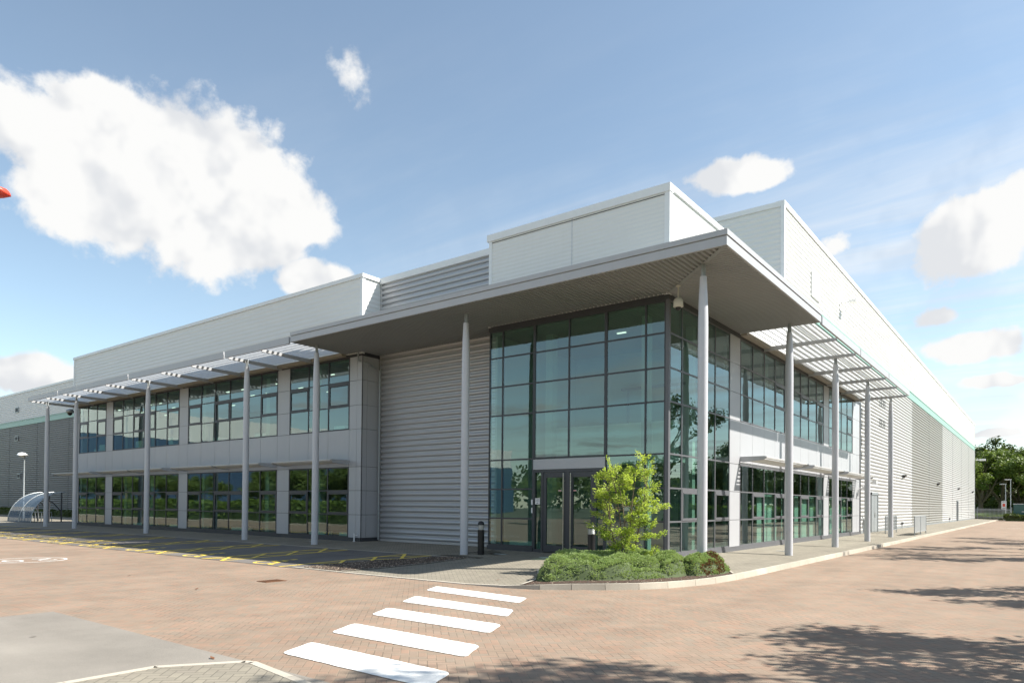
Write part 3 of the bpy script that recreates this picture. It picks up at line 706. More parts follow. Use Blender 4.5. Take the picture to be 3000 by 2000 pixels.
ic.box(-5.3, -5.0, 1.2, 1.5, 0, 7.7); ic.box(-1.35, -1.1, .9, 1.15, 0, 7.7)
for y in (3.1, 6.6, 10.9, 13.0, 17.6, 19.7, 24.2): ic.box(-.75, -.5, y-.12, y+.12, 0, 7.7)
rr = random.Random(4)
class BXX:
    def box(s, *a): MB().box(*a).build('radiator', M['white'], BLD)
bx_ = BXX()
for x in (-40.9, -40.1, -39.4, -35, -31.2, -26.2, -22.3, -16.1): bx_.box(x, x+.75, .35, .75, 4.75, 4.75+rr.choice([.25, .5]))
for x in (-35.2, -30.6, -24.2, -17.8, -15.6, -6.2): bx_.box(x, x+1.2, .3, .7, .05, .32)
CLT = None
for x in (-40.2, -35.9, -34.6, -31.6, -26.9, -25.4, -22.4, -17.9, -16.3, -2.9):
    for y in ((2.4,) if x > -5 else (1.6, 3.1, 4.7)):
        if CLT is None:
            CLT = MB().box(-.17, .17, -.035, .035, -.03, 0).build('ceiling_light', M['lampglow'], None); o = CLT
        else: o = CLT.copy(); col.objects.link(o)
        o.location = (x, y, 7.69)
        tag(o, label='lit strip light on an office ceiling behind the upper windows', cat='ceiling light', group='strip lights on the office ceilings')

# --- canopy
CN = empty('canopy', (0, 0, 0)); CN.parent = BLD
E0 = 2.84; YE = 6.12; XE = -14.87
def lshape(mb, ins, z0, z1):
    e = E0-ins; mb.poly([(XE+ins*0, -e), (e, -e), (e, YE), (0.0, YE), (0.0, 0), (XE, 0)], z0, z1); return mb
fa = MB()
# fascia: upper lip, recessed groove, lower face (mitred at the corner)
for ins, z0, z1 in ((0.0, 8.22, 8.36), (.05, 8.19, 8.22), (.02, 7.97, 8.19)):
    e = E0-ins; f = e-.07
    fa.hexa([(XE, -e, z0), (e, -e, z0), (f, -f, z0), (XE, -f, z0), (XE, -e, z1), (e, -e, z1), (f, -f, z1), (XE, -f, z1)])
    fa.hexa([(e, -e, z0), (e, YE, z0), (f, YE, z0), (f, -f, z0), (e, -e, z1), (e, YE, z1), (f, YE, z1), (f, -f, z1)])
fa.box(XE-.02, XE+.02, -E0+.08, -.02, 7.98, 8.34); fa.box(.05, E0-.08, YE-.02, YE+.02, 7.98, 8.34)
fa.build('fascia', M['fascia'], CN)
MB().poly([(XE, -2.76), (2.76, -2.76), (2.76, YE), (-.02, YE), (-.02, .02), (XE, .02)][::-1], 8.30, 8.335).build('roof_sheet', M['galv'], CN)
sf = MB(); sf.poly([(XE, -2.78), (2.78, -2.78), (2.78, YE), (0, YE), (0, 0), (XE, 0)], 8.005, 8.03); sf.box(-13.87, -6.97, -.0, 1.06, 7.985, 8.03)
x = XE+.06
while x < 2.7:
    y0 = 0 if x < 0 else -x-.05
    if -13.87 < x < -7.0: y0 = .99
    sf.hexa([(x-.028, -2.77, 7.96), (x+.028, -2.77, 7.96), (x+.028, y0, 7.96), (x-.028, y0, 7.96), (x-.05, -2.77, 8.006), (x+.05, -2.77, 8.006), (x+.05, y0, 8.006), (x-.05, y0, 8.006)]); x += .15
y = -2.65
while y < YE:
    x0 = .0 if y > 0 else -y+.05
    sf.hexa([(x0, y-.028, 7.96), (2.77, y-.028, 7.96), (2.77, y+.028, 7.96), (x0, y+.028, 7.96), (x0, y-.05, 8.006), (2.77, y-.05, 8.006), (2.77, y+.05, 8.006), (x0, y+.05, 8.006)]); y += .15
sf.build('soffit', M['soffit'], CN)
MB().bar((0.0, 0.0, 7.975), (2.77, -2.77, 7.975), .12, .02).build('mitre_flashing', M['soffit'], CN)
# --- sunshades
def sunshade(side, u0, u1, beams, joints, name):
    rt_ = empty(name, (0, 0, 0)); rt_.parent = BLD
    fs = MB(); ends = sorted([u0]+list(joints)+[u1])
    for a, b in zip(ends[:-1], ends[1:]):
        for d0, d1, z0, z1 in ((2.76, 2.84, 7.92, 8.20),): fbox(fs, side, a+.05, b-.05, d0, d1, z0, z1)
    fs.build('fascia', M['fascia'], rt_)
    for u in beams:
        bm = MB(); L = 2.72
        c8 = [P(side, u-.035, .02, 7.80), P(side, u+.035, .02, 7.80), P(side, u+.035, L, 7.88), P(side, u-.035, L, 7.88),
              P(side, u-.035, .02, 7.97), P(side, u+.035, .02, 7.97), P(side, u+.035, L, 7.99), P(side, u-.035, L, 7.99)]
        bm.hexa(c8); bm.build('beam', M['fascia'], rt_)
    d = .40
    while d < 2.6:
        bb = MB(); w, th = .115, .018; ca, sa = math.cos(R(38)), math.sin(R(38)); sec = []
        for k in range(8):
            t = k*math.pi/4; lx, lz = w*math.cos(t), th*math.sin(t); sec.append((d+lx*ca+lz*sa, 8.06-lx*sa+lz*ca))
        a, b = u0+.03, u1-.03; n0 = 0
        for dd, z in sec: bb.v += [P(side, a, dd, z), P(side, b, dd, z)]
        for k in range(8): k2 = (k+1) % 8; bb.f.append((2*k, 2*k+1, 2*k2+1, 2*k2))
        bb.f += [tuple(2*k for k in range(8)), tuple(2*k+1 for k in reversed(range(8)))]
        bb.build('blade', M['blade'], rt_); d += .25
sunshade('A', -42.84, -14.9, [-42.6, -40.18, -37.6, -34.7, -31.8, -28.75, -25.6, -22.65, -19.55, -17.0], [-38.07, -28.87, -19.69], 'sunshade')
sunshade('B', 6.16, 25.5, [8.85, 12.1, 15.4, 18.85, 22.0, 25.4], [12.45, 19.0], 'sunshade')
# --- columns
colp = None
def column_at(x, y):
    global colp
    if colp is None:
        r = empty('column', (0, 0, 0)); r.parent = BLD
        MB().lathe([(.132, -.1), (.132, 6.1), (.13, 6.5), (.115, 7.1), (.09, 7.62), (.0885, 7.64)], n=24).build('shaft', M['column'], r, True)
        MB().box(-.06, .06, -.012, .012, 7.6, 7.97).box(-.012, .012, -.06, .06, 7.6, 7.97).lathe([(.05, 7.6), (.035, 7.95)], n=12).build('head_bracket', M['galv'], r)
        colp = r; o = r
    else:
        o = colp.copy(); col.objects.link(o); o.parent = BLD
        for ch in [c for c in bpy.data.objects if c.parent == colp]:
            c2 = ch.copy(); col.objects.link(c2); c2.parent = o
    o.location = (x, y, 0)
for x in (-42.3, -37.8, -28.65, -19.4, -14.4, -6.4): column_at(x, -1.9)
column_at(1.82, -1.82)
for y in (5.65, 12.3, 18.95, 25.45): column_at(1.9, y)
# --- lower sun shelves
def shelf(side, u0, u1, br):
    r = empty('sun_shelf', (0, 0, 0)); r.parent = BLD
    for u in br:
        b = MB(); t = .03
        pr = [(.0, 3.27), (.12, 3.24), (.85, 3.30), (.95, 3.37), (.97, 3.42), (.90, 3.44), (0, 3.44)]
        for s_ in (0,):
            n0 = len(b.v); b.v += [P(side, u-t, d, z) for d, z in pr]+[P(side, u+t, d, z) for d, z in pr]; k = len(pr)
            b.f += [tuple(range(n0, n0+k)), tuple(reversed(range(n0+k, n0+2*k)))]
            for i in range(k): j = (i+1) % k; b.f.append((n0+i, n0+k+i, n0+k+j, n0+j))
        b.build('bracket', M['fascia'], r)
    fb = MB()
    for d, z, w in ((.93, 3.41, .07), (.83, 3.385, .06)): fbox(fb, side, u0, u1, d-w/2, d+w/2, z-.018, z+.018)
    fb.build('nosing', M['blade'], r)
    sb_ = MB(); d = .1
    while d < .78: sb_.hexa([P(side, u0, d-.04, 3.30), P(side, u1, d-.04, 3.30), P(side, u1, d+.055, 3.36), P(side, u0, d+.055, 3.36), P(side, u0, d-.04, 3.31), P(side, u1, d-.04, 3.31), P(side, u1, d+.055, 3.37), P(side, u0, d+.055, 3.37)]); d += .115
    sb_.build('louvre', M['blade'], r)
for a, b in ((-18.9, -14.66), (-28.1, -19.9), (-37.3, -29.1), (-44.2, -38.3)): shelf('A', a, b, [b, a+.02] if b-a < 6 else [b, (a+b)/2, a+.02])
for a, b in ((6.19, 11.9), (12.78, 18.5), (19.38, 25.9)): shelf('B', a, b, [a, b])
# pipes and small fixed parts
MB().tube([(-14.0, -.1, 7.95), (-14.0, -.1, 7.60), (-13.78, .3, 7.50), (-13.76, .9, 7.30), (-13.76, .9, .05)], .04, 10).build('downpipe', M['galv'], BLD)
MB().tube([(-14.13, -.1, 0), (-14.13, -.1, .34)], .03, 10).tube([(-14.0, -.04, .26), (-14.13, -.1, .26)], .015, 8).lathe([(.06, 0), (.06, .02)], (-14.13, -.1, -.01), 10).build('standpipe', M['white'], BLD)
MB().tube([(-.05, 27.6, .9), (.08, 27.62, .86), (.1, 27.75, .3), (.06, 28.0, .25), (.06, 28.0, .0)], .045, 10).tube([(.02, 27.45, 1.1), (.1, 27.5, .9), (.04, 27.6, .55), (.1, 27.55, .1)], .03, 8).build('service_pipe', M['galv'], BLD)
vb = MB()
for y0, y1, z0, z1 in ((34.0, 34.75, 8.6, 9.1), (35.2, 36.0, 8.6, 9.15), (34.0, 34.75, 7.2, 7.72), (35.2, 36.0, 7.2, 7.72), (27.75, 28.3, 7.2, 7.72), (27.75, 28.3, 6.5, 6.94), (27.7, 28.25, 5.45, 5.95), (27.7, 28.25, 4.6, 5.05)):
    z = z0
    while z < z1: vb.box(BX-.01, BX+.012, y0, y0+.2, z, z+.07); vb.box(BX-.01, BX+.012, y1-.2, y1, z, z+.07); z += .235/2
vb.build('wall_slot', M['dark'], BLD)
lv = MB().box(BX, BX+.03, 16.4, 17.9, 11.93, 13.2)
for i in range(15): lv.hexa([(BX+.03, 16.48, 12.0+i*.078), (BX+.03, 17.82, 12.0+i*.078), (BX+.03, 17.82, 12.05+i*.078), (BX+.03, 16.48, 12.05+i*.078), (BX+.038, 16.48, 12.01+i*.078), (BX+.038, 17.82, 12.01+i*.078), (BX+.038, 17.82, 12.02+i*.078), (BX+.038, 16.48, 12.02+i*.078)])
lv.build('louvre_vent', M['white'], BLD)
for (x, z, s_) in ((-92.5, 12.8, .55), (-92.5, 9.25, .5), (-91.5, 4.6, .5)):
    v = MB().box(x-s_, x+s_, 11.84, 11.9, z-s_*.6, z+s_*.6); v.build('vent_frame', M['galv'], BLD)
    MB().box(x-s_*.7, x+s_*.7, 11.82, 11.845, z-s_*.4, z+s_*.4).build('vent_grille', M['dark'], BLD)
# side doors on the right flank
for y0, y1, mt in ((31.0, 33.1, 'galv'), (85.5, 86.8, 'frame')):
    sd = empty('side_door', (0, 0, 0)); sd.parent = BLD
    MB().box(BX+.0, BX+.07, y0-.1, y0, 0, 2.6).box(BX+.0, BX+.07, y1, y1+.1, 0, 2.6).box(BX, BX+.07, y0-.1, y1+.1, 2.45, 2.62).build('door_frame', M['galv'], sd)
    w = (y1-y0)/2
    MB().box(BX+.0, BX+.03, y0, y0+w-.02, .05, 2.45).box(BX+.0, BX+.03, y0+w+.02, y1, .05, 2.45).build('door_leaf', M[mt], sd)
    MB().box(BX+.03, BX+.06, y0+w+.06, y0+w+.1, .95, 1.25).build('handle', M['steel'], sd)

# ------------------------------------------------------------------ fixtures on the building
def dome(x, y, z, drop, label):
    r = empty('cctv_camera', (x, y, z), label=label, cat='security camera')
    MB().tube([(0, 0, 0), (0, 0, -drop)], .022, 10).lathe([(.07, -.03), (.07, 0)], n=12).build('drop_pole', M['cream'], r)
    MB().lathe([(.045, -drop+.02), (.10, -drop), (.135, -drop-.06), (.145, -drop-.24), (.10, -drop-.26)], n=20).build('housing', M['cream'], r, True)
    MB().lathe([(.085, -drop-.24), (.08, -drop-.30), (.05, -drop-.34), (.01, -drop-.35)], n=16).build('lens_dome', M['black'], r, True)
dome(.55, -.55, 7.97, .38, 'cream dome security camera hanging under the canopy corner by the entrance')
dc = empty('cctv_camera', (-43.4, -.2, 7.55), label='grey dome security camera on a bracket at the far left end of the offices', cat='security camera')
MB().bar((1.0, .2, .25), (0, 0, .22), .07, .07).build('bracket', M['galv'], dc); MB().lathe([(.1, .24), (.22, .18), (.24, 0), (.18, -.02)], n=16).build('housing', M['galv'], dc, True); MB().lathe([(.16, -.02), (.13, -.14), (.04, -.2)], n=14).build('lens_dome', M['black'], dc, True)
def bulk(y, z, label, grp='wedge wall lights along the right flank'):
    r = empty('wall_light', (BX, y, z), label=label, cat='wall light', group=grp)
    MB().hexa([(0, -.22, -.02), (.08, -.22, -.12), (.08, .22, -.12), (0, .22, -.02), (0, -.3, .12), (.28, -.28, .12), (.28, .28, .12), (0, .3, .12)]).build('housing', M['black'], r)
    MB().box(.02, .24, -.24, .24, .122, .135).build('top_plate', M['galv'], r)
for y, l in ((43.8, 'black wedge wall light nearest the columns, between the two silver wall sections'), (65.7, 'black wedge wall light on the darker middle section of the flank'), (86.9, 'black wedge wall light above the far narrow side door'), (108, 'black wedge wall light nearest the far end of the flank')): bulk(y, 4.1, l)
for y, l in ((43.2, 'small dark lamp low on the ribbed flank nearest the guard rail'), (77, 'small dark lamp low on the ribbed flank beyond the first seams')):
    r = empty('low_lamp', (BX, y, .4), label=l, cat='wall light'); MB().lathe([(.02, -.1), (.12, -.08), (.16, .0), (.12, .08), (.02, .1)], n=12).build('body', M['black'], r); MB().tube([(.05, 0, -.08), (.05, 0, -.4)], .03, 8).build('stem', M['white'], r)
r = empty('floodlight', (.05, 26.5, 2.75), label='white twin floodlight at the far end of the right-hand offices', cat='floodlight')
MB().bar((0, 0, 0), (.3, 0, 0), .05, .05).build('arm', M['white'], r)
for dy, dz in ((-.18, -.02), (.2, .12)): MB().lathe([(.03, -.1), (.09, -.08), (.13, .05), (.12, .1)], (.3, dy, dz), 12).build('lamp_head', M['white'], r)
r = empty('floodlight', (BX, 30.2, 3.3), label='grey floodlight on a short arm beside the double side door', cat='floodlight')
MB().bar((0, 0, 0), (.35, 0, -.05), .05, .05).build('arm', M['galv'], r); MB().box(.25, .5, -.16, .16, -.2, .06).build('lamp_head', M['white'], r)
r = empty('floodlight', (BX, 22.3, 12.75), label='white floodlight on a long arm high on the right flank', cat='floodlight')
MB().tube([(0, 0, 0), (.05, 0, .2), (.5, .4, .3)], .025, 8).build('arm', M['white'], r); MB().box(.4, .75, .3, .8, .26, .36).build('lamp_head', M['white'], r)
r = empty('floodlight', (0, 113.2, 9.3), label='white lamp projecting from the far corner of the warehouse', cat='floodlight')
MB().bar((0, 0, 0), (.7, 0, 0), .15, .15).build('arm', M['white'], r); MB().box(.5, 1.3, -.3, .3, -.15, .15).build('lamp_head', M['white'], r)
# notices on the glass by the doors
nm = MB().box(-4.85, -4.65, -.02, -.016, 1.62, 1.83); sg = nm.build('door_notice', M['white'], None, label='small white paper notice with black lines and an arrow on the door side glass', cat='notice')
tx = MB()
for i, w in enumerate((.15, .13, .14)): tx.box(-4.75-w/2, -4.75+w/2, -.0215, -.0202, 1.785-i*.028, 1.793-i*.028)
tx.quad((-4.80, -.0212, 1.665), (-4.765, -.0212, 1.645), (-4.765, -.0212, 1.685)).box(-4.765, -4.71, -.0214, -.0205, 1.657, 1.673); tx.build('notice_text', M['black'], sg)
for x, l in ((-3.87, 'pink-and-white strip label on the left door glass'), (-3.28, 'pink-and-white strip label on the right door glass')):
    o = MB().box(x-.06, x+.06, .018, .024, 2.06, 2.1).build('door_sticker', M['white'], None, label=l, cat='sticker', group='strip labels on the entrance doors')
    MB().box(x-.05, x+.05, .014, .0175, 2.07, 2.09).build('printed_strip', M['red'], o)
r = empty('door_intercom', (-4.97, -.03, 1.6), label='slim white intercom and reader on the mullion left of the entrance', cat='intercom'); MB().box(-.03, .03, -.02, 0, 0, .18).build('speaker_unit', M['white'], r); MB().box(-.025, .025, -.02, 0, -.28, -.1).build('reader', M['white'], r)

# ------------------------------------------------------------------ street furniture
def bollard(x, y, label):
    z = zg(x, y); r = empty('lighting_bollard', (x, y, z), label=label, cat='bollard', group='black lighting bollards by the entrance')
    MB().lathe([(.11, -.02), (.11, .82)], n=24).build('post', M['black'], r, True)
    MB().lathe([(.095, .82), (.095, .98)], n=24).build('lens', M['cream'], r, True)
    rg = MB()
    for i in range(4): rg.lathe([(.1, .84+i*.038), (.108, .845+i*.038), (.1, .855+i*.038)], n=24)
    rg.build('louvre_ring', M['galv'], r)
    MB().lathe([(.11, .98), (.108, 1.02), (.09, 1.07), (.055, 1.10), (.01, 1.112)], n=24).build('cap', M['black'], r, True)
bollard(-5.87, -1.66, 'black round bollard with louvred light head standing by the ribbed recess column')
bollard(-1.55, -1.8, 'black bollard with glowing cream light band half hidden behind the small tree')

def railing(x0, y0, x1, y1, h, name, label, cat, legs, mesh=True):
    r = empty(name, (x0, y0, zg(x0, y0)), label=label, cat=cat); d = Vector((x1-x0, y1-y0, 0)); L = d.length; d.normalize()
    for t in legs: MB().tube([d*(t*L), d*(t*L)+Vector((0, 0, h))], .03, 8).build('post', M['galv'], r)
    MB().tube([(0, 0, h), d*L+Vector((0, 0, h))], .025, 8).tube([(0, 0, .2), d*L+Vector((0, 0, .2))], .02, 8).build('rail', M['galv'], r)
    g = MB()
    if mesh == 'panel': g.bar(Vector((0, 0, .22+(h-.24)/2)), d*L+Vector((0, 0, .22+(h-.24)/2)), .012, h-.26)
    else:
        n = int(L/.12)
        for i in range(1, n): g.bar(d*(i*L/n)+Vector((0, 0, .2)), d*(i*L/n)+Vector((0, 0, h)), .012, .012, (1, 0, 0))
        for k in range(1, 7): g.bar(Vector((0, 0, .2+k*(h-.2)/7)), d*L+Vector((0, 0, .2+k*(h-.2)/7)), .008, .008)
    g.build('infill', M['galv'], r)
railing(2.6, 29.2, 2.6, 34.2, 1.15, 'guard_rail', 'grey sheet-panelled guard rail standing along the kerb beyond the columns', 'railing', (0, .5, 1), 'panel')
railing(.95, 29.6, .95, 33.6, 1.1, 'handrail', 'thin grey mesh handrail in front of the double side door', 'railing', (0, .5, 1))
gt = empty('drain_grate', (-5.12, -10.0, -.197), label='rusty rectangular drain grate set in the red paving left of the crossing', cat='drain')
MB().box(-.19, .19, -.27, .27, 0, .008).build('frame', M['brown'], gt)
b = MB()
for i in range(9): b.box(-.15, .15, -.24+i*.055, -.215+i*.055, .008, .014)
b.build('bars', M['brown'], gt)
for x, y, l in ((-5.4, -1.2, 'small pale steel access cover in the paving in front of the ribbed recess'), (-3.4, -1.4, 'small steel access cover in the paving in front of the doors'), (1.2, 7.4, 'pale access cover in the right-hand pavement between columns'), (-15.6, -1.0, 'thin steel access cover in the left paving near the corner column')):
    MB().box(x-.25, x+.25, y-.07, y+.07, zg(x, y)-.01, zg(x, y)+.012).build('access_cover', M['galv'], None, label=l, cat='access cover')
# bicycle shelter
sh = empty('bike_shelter', (-50, -.25, -.02), label='arched grey translucent bicycle shelter at the left end of the offices', cat='bike shelter')
prof = []
for i in range(13): t = R(90*i/12); prof.append((2.3*(1-math.cos(t)), 2.28*math.sin(t)))
def bow(x0, x1, mat, name, w=None):
    b = MB()
    for (y0, z0), (y1, z1) in zip(prof[:-1], prof[1:]): b.quad((x0, y0, z0), (x1, y0, z0), (x1, y1, z1), (x0, y1, z1))
    return b.build(name, mat, sh, True)
bow(-4.7, 0, M['poly'], 'roof_sheet')
for x in (-4.7, -2.35, 0):
    MB().tube([(x, y, z) for y, z in prof], .035, 8).build('hoop', M['galv'], sh); MB().tube([(x, 2.0, 0), (x, 2.0, 2.25)], .05, 8).build('post', M['frame'], sh)
    MB().tube([(x, .75, 1.75), (x, 1.4, 1.5), (x, 2.0, .8)], .035, 8).build('brace', M['frame'], sh)
br_ = MB()
for k in (3, 6, 9): br_.tube([(-4.7, prof[k][0], prof[k][1]-.03), (0, prof[k][0], prof[k][1]-.03)], .02, 6)
br_.build('purlin', M['galv'], sh)
rk = MB()
for i in range(7): x = -4.3+i*.65; rk.tube([(x, .8, 0), (x, .8, .75), (x, 1.5, .75), (x, 1.5, 0)], .025, 6)
rk.build('rack', M['galv'], sh)
# white grid fence and low hedge behind the shelter
wf = empty('fence', (-52, 6.5, -.1), label='white painted grid fence behind the bicycle shelter', cat='fence')
g = MB()
for i in range(36): g.box(i*.3, i*.3+.1, -.02, .02, 1.3, 2.35)
g.box(0, 10.6, -.03, .03, 2.3, 2.48).box(0, 10.6, -.03, .03, 1.28, 1.4).box(0, 10.6, -.03, .03, 1.8, 1.86); g.build('grid', M['white'], wf)
pieces('post', M['galv'], wf, (0, .12, -.06, .06, 0, 2.5), (5.2, 5.32, -.06, .06, 0, 2.5), (10.5, 10.62, -.06, .06, 0, 2.5))

def street_lamp(name, loc, h, rz, label, mat=None, hs=1., head='curved', grp=None):
    mat = mat or M['white']; r = empty(name, loc, rz, label=label, cat='street lamp', group=grp)
    MB().lathe([(.09, 0), (.09, .8), (.06, .85), (.045, h)], n=12).build('pole', M['galv'] if mat is not M['red'] else mat, r, True)
    hd_ = MB()
    if head == 'curved':
        n = 10; secs = []
        for i in range(n+1):
            t = i/n; x = -.1+t*1.0; w = .17*math.sin(math.pi*min(1, t*.85+.12))**.6+.02; zt_ = h+.02+.16*math.sin(math.pi*min(.98, t*.8+.14)); secs.append((x*hs, w*hs, (zt_-h)*hs+h))
        for x, w, z in secs:
            for k in range(7):
                a = math.pi*k/6; hd_.v.append((x, -w*math.cos(a), h+(z-h)*(.25+.75*math.sin(a))))
        for i in range(n):
            for k in range(6): a = i*7+k; hd_.f.append((a, a+7, a+8, a+1))
            hd_.f.append((i*7, i*7+6, i*7+13, i*7+7))
        hd_.f.append(tuple(range(7))); hd_.f.append(tuple(n*7+k for k in reversed(range(7))))
    else: hd_.box(-.1, .75, -.13, .13, h-.03, h+.1)
    hd_.build('lamp_head', mat, r, head == 'curved')
    MB().box(.15*hs, .6*hs, -.08*hs, .08*hs, h-.06, h-.0).build('lens', M['cream'], r)
    return r
street_lamp('street_lamp', (-61.7, 3.0, -.15), 5.55, R(-30), 'white curved-head street lamp behind the bicycle shelter, dark ribbed wall beyond', hs=1.9)
street_lamp('street_lamp', (3.9, 112.5, -.2), 5.6, R(180), 'dim grey flat-headed street lamp rising beside the white road sign at the far fence', M['galv'], head='flat', grp='far street lamps')
street_lamp('street_lamp', (4.62, 110, -.2), 6.2, R(180), 'bright grey flat-headed street lamp by the green container at the far right', M['trim'], head='flat', grp='far street lamps')
street_lamp('street_lamp', (-3.96, -16.92, -.2), 6.12, R(37), 'red lamp head just showing at the left edge of the picture against the cloud', M['red'], 1.75)
street_lamp('street_lamp', (-7.5, -36, -.2), 8.0, R(90), 'twin-arm street lamp in the car park, mirrored in the entrance glass', M['white'], 2.0)
# far sign, fence, container
r = empty('road_sign', (3.75, 111, -.2), label='white rectangular sign with a red square on a post at the end of the kerb', cat='sign')
MB().tube([(0, 0, 0), (0, 0, 3.1)], .05, 8).build('post', M['galv'], r); MB().box(-.32, .32, -.08, -.05, 1.75, 3.0).build('sign_plate', M['white'], r); MB().box(-.16, .16, -.085, -.0805, 2.15, 2.6).build('red_square', M['red'], r)
MB().box(-.22, .22, -.085, -.0805, 1.9, 1.95).box(-.22, .22, -.085, -.0805, 2.8, 2.85).build('text_line', M['frame'], r)
ct = empty('container', (5.0, 109, -.2), label='dark green metal container with a pale top rail behind the shrubs at far right', cat='container')
MB().box(0, 12, 0, 2.5, .1, 2.5).build('body', M['green'], ct); MB().box(-.05, 12, -.06, 2.5, 2.5, 2.6).build('top_rail', M['trim'], ct); MB().box(1.0, 8, -.06, -.001, 1.35, 1.45).build('side_rail', M['white'], ct)
b = MB()
for i in range(30): b.box(.2+i*.4, .35+i*.4, -.04, -.002, .15, 1.3)
b.build('corrugation', M['green'], ct)
pf = empty('fence', (-1.2, 114.5, -.1), label='grey steel palisade fence with a horizontal rail beyond the end of the warehouse', cat='fence')
g = MB()
for i in range(34): g.box(i*.17, i*.17+.06, -.015, .015, .1, 1.75)
g.build('pales', M['galv'], pf); MB().box(0, 5.8, .02, .06, 1.5, 1.58).box(0, 5.8, .02, .06, .35, .42).build('rail', M['galv'], pf)
for x in (0, 1.3, 5.7): MB().box(x, x+.12, .0, .12, 0, 1.95).build('post', M['galv'], pf)

# ------------------------------------------------------------------ vegetation
def leafcloud(mb, r, c, rad, n, size, flat=.8, shell=.55, up_=.0):
    for _ in range(n):
        d = Vector((r.gauss(0, 1), r.gauss(0, 1), r.gauss(0, 1))).normalized()
        q = shell+(1-shell)*r.random(); p = Vector(c)+Vector((d.x*rad, d.y*rad, d.z*rad*flat))*q
        nrm = (d*.7+Vector((r.uniform(-1, 1), r.uniform(-1, 1), r.uniform(-.3, 1)+up_))).normalized(); a = nrm.orthogonal().normalized(); b = nrm.cross(a)
        t = r.uniform(0, 6.3); a, b = a*math.cos(t)+b*math.sin(t), b*math.cos(t)-a*math.sin(t); s = size*r.uniform(.6, 1.3)
        mb.quad(p-a*s, p-b*s*.55, p+a*s, p+b*s*.55)
def branches(mb, r, p, d, L, rad, depth, tips, spread=.6, rise=.15, kids=3):
    p = Vector(p); d = Vector(d).normalized(); pts = [p]; rr_ = [rad]; n = 4
    for i in range(n):
        d = (d+Vector((r.uniform(-.18, .18), r.uniform(-.18, .18), rise*.3))).normalized(); p = p+d*L/n; pts.append(p); rr_.append(rad*(1-.5*(i+1)/n))
    mb.tube(pts, rr_, 5 if depth < 2 else 7, False)
    if depth == 0: tips.append(p); tips.append(pts[-2]); return
    for k in range(kids):
        t = pts[-1] if k == 0 else pts[r.randint(2, n)]
        nd = (d+Vector((r.uniform(-1, 1), r.uniform(-1, 1), r.uniform(-.4, .6)))*spread).normalized()
        branches(mb, r, t, nd, L*r.uniform(.55, .8), rr_[-1]*.8, depth-1, tips, spread, rise, kids)
TREES = {}
def big_tree(kind, loc, h, rz, label, cat='tree', grp=None, wide=1.):
    key = kind[0]
    if key not in TREES:
        seed, H, trunk_h, mat, lsize, nl, crad, spread = kind[1:]
        r = random.Random(seed); tb_ = MB(); tips = []
        tb_.tube([(0, 0, -.3), (.05, .03, trunk_h*.5), (0, .1, trunk_h)], [.035*H*.9, .026*H, .022*H], 9, False)
        for k in range(6):
            a = k*1.05+r.uniform(-.3, .3); branches(tb_, r, (0, .1, trunk_h*r.uniform(.75, 1)), (math.cos(a)*spread, math.sin(a)*spread, 1.0), H*.30, H*.013, 2, tips, .65, .2, 3)
        branches(tb_, r, (0, .1, trunk_h), (0, 0, 1), H*.36, H*.016, 2, tips, .5, .2, 3)
        lb = MB()
        for t in tips:
            leafcloud(lb, r, t+Vector((r.uniform(-.3, .3), r.uniform(-.3, .3), r.uniform(-.2, .2)))*H*.02, crad*H*r.uniform(.7, 1.25), nl, lsize, .75, .3)
        tm = bpy.data.meshes.new('trunk'); tm.from_pydata(tb_.v, [], tb_.f); tm.materials.append(M['bark'])
        lm = bpy.data.meshes.new('crown'); lm.from_pydata(lb.v, [], lb.f); lm.materials.append(mat)
        zmax = max(v[2] for v in lb.v); TREES[key] = (tm, lm, zmax)
    tm, lm, zm = TREES[key]; s = h/zm
    r_ = empty('tree', loc, rz, label=label, cat=cat, group=grp); r_.scale = (s*wide, s*wide, s)
    for nm_, me in (('trunk', tm), ('crown', lm)): o = bpy.data.objects.new(nm_, me); col.objects.link(o); o.parent = r_
    return r_
OAK = ('oak', 11, 14, 1.9, M['leaf_dark'], .27, 75, .10, 1.0)
BIR = ('birch', 23, 13, 1.9, M['leaf_mid'], .19, 80, .09, .7)
AIR = ('airy', 31, 12, 3.4, M['leaf_dark'], .13, 42, .06, 1.1)
# far trees at the right-hand end
far = [(OAK, (-9, 150, .5), 14.5, 'dark round tree directly behind the far corner of the warehouse'), (OAK, (-2.5, 158, .9), 16.0, 'tall dark tree rising highest behind the far lawn'),
       (BIR, (-1.0, 141, .7), 12.3, 'pale green feathery tree in front of the dark wood'), (BIR, (2.0, 143, .8), 12.8, 'second pale feathery tree, over the leaning stems on the lawn'),
       (OAK, (4.5, 154, .9), 14.0, 'dark tree between the two far street lamps'), (OAK, (8.0, 148, .9), 12.4, 'dark tree above the green container, touching the right edge'),
       (BIR, (10.0, 138, .6), 9.2, 'lower mid green tree behind the green container'), (OAK, (-6.0, 160, .8), 14.6, 'dark tree at the back of the wood beside the warehouse corner'), (OAK, (12, 158, .9), 14, 'dark tree at the back right of the wood')]
for i, (kd, lc, h, lb_) in enumerate(far): big_tree(kd, lc, h, i*1.3, lb_, grp='trees beyond the far lawn', wide=1.15)
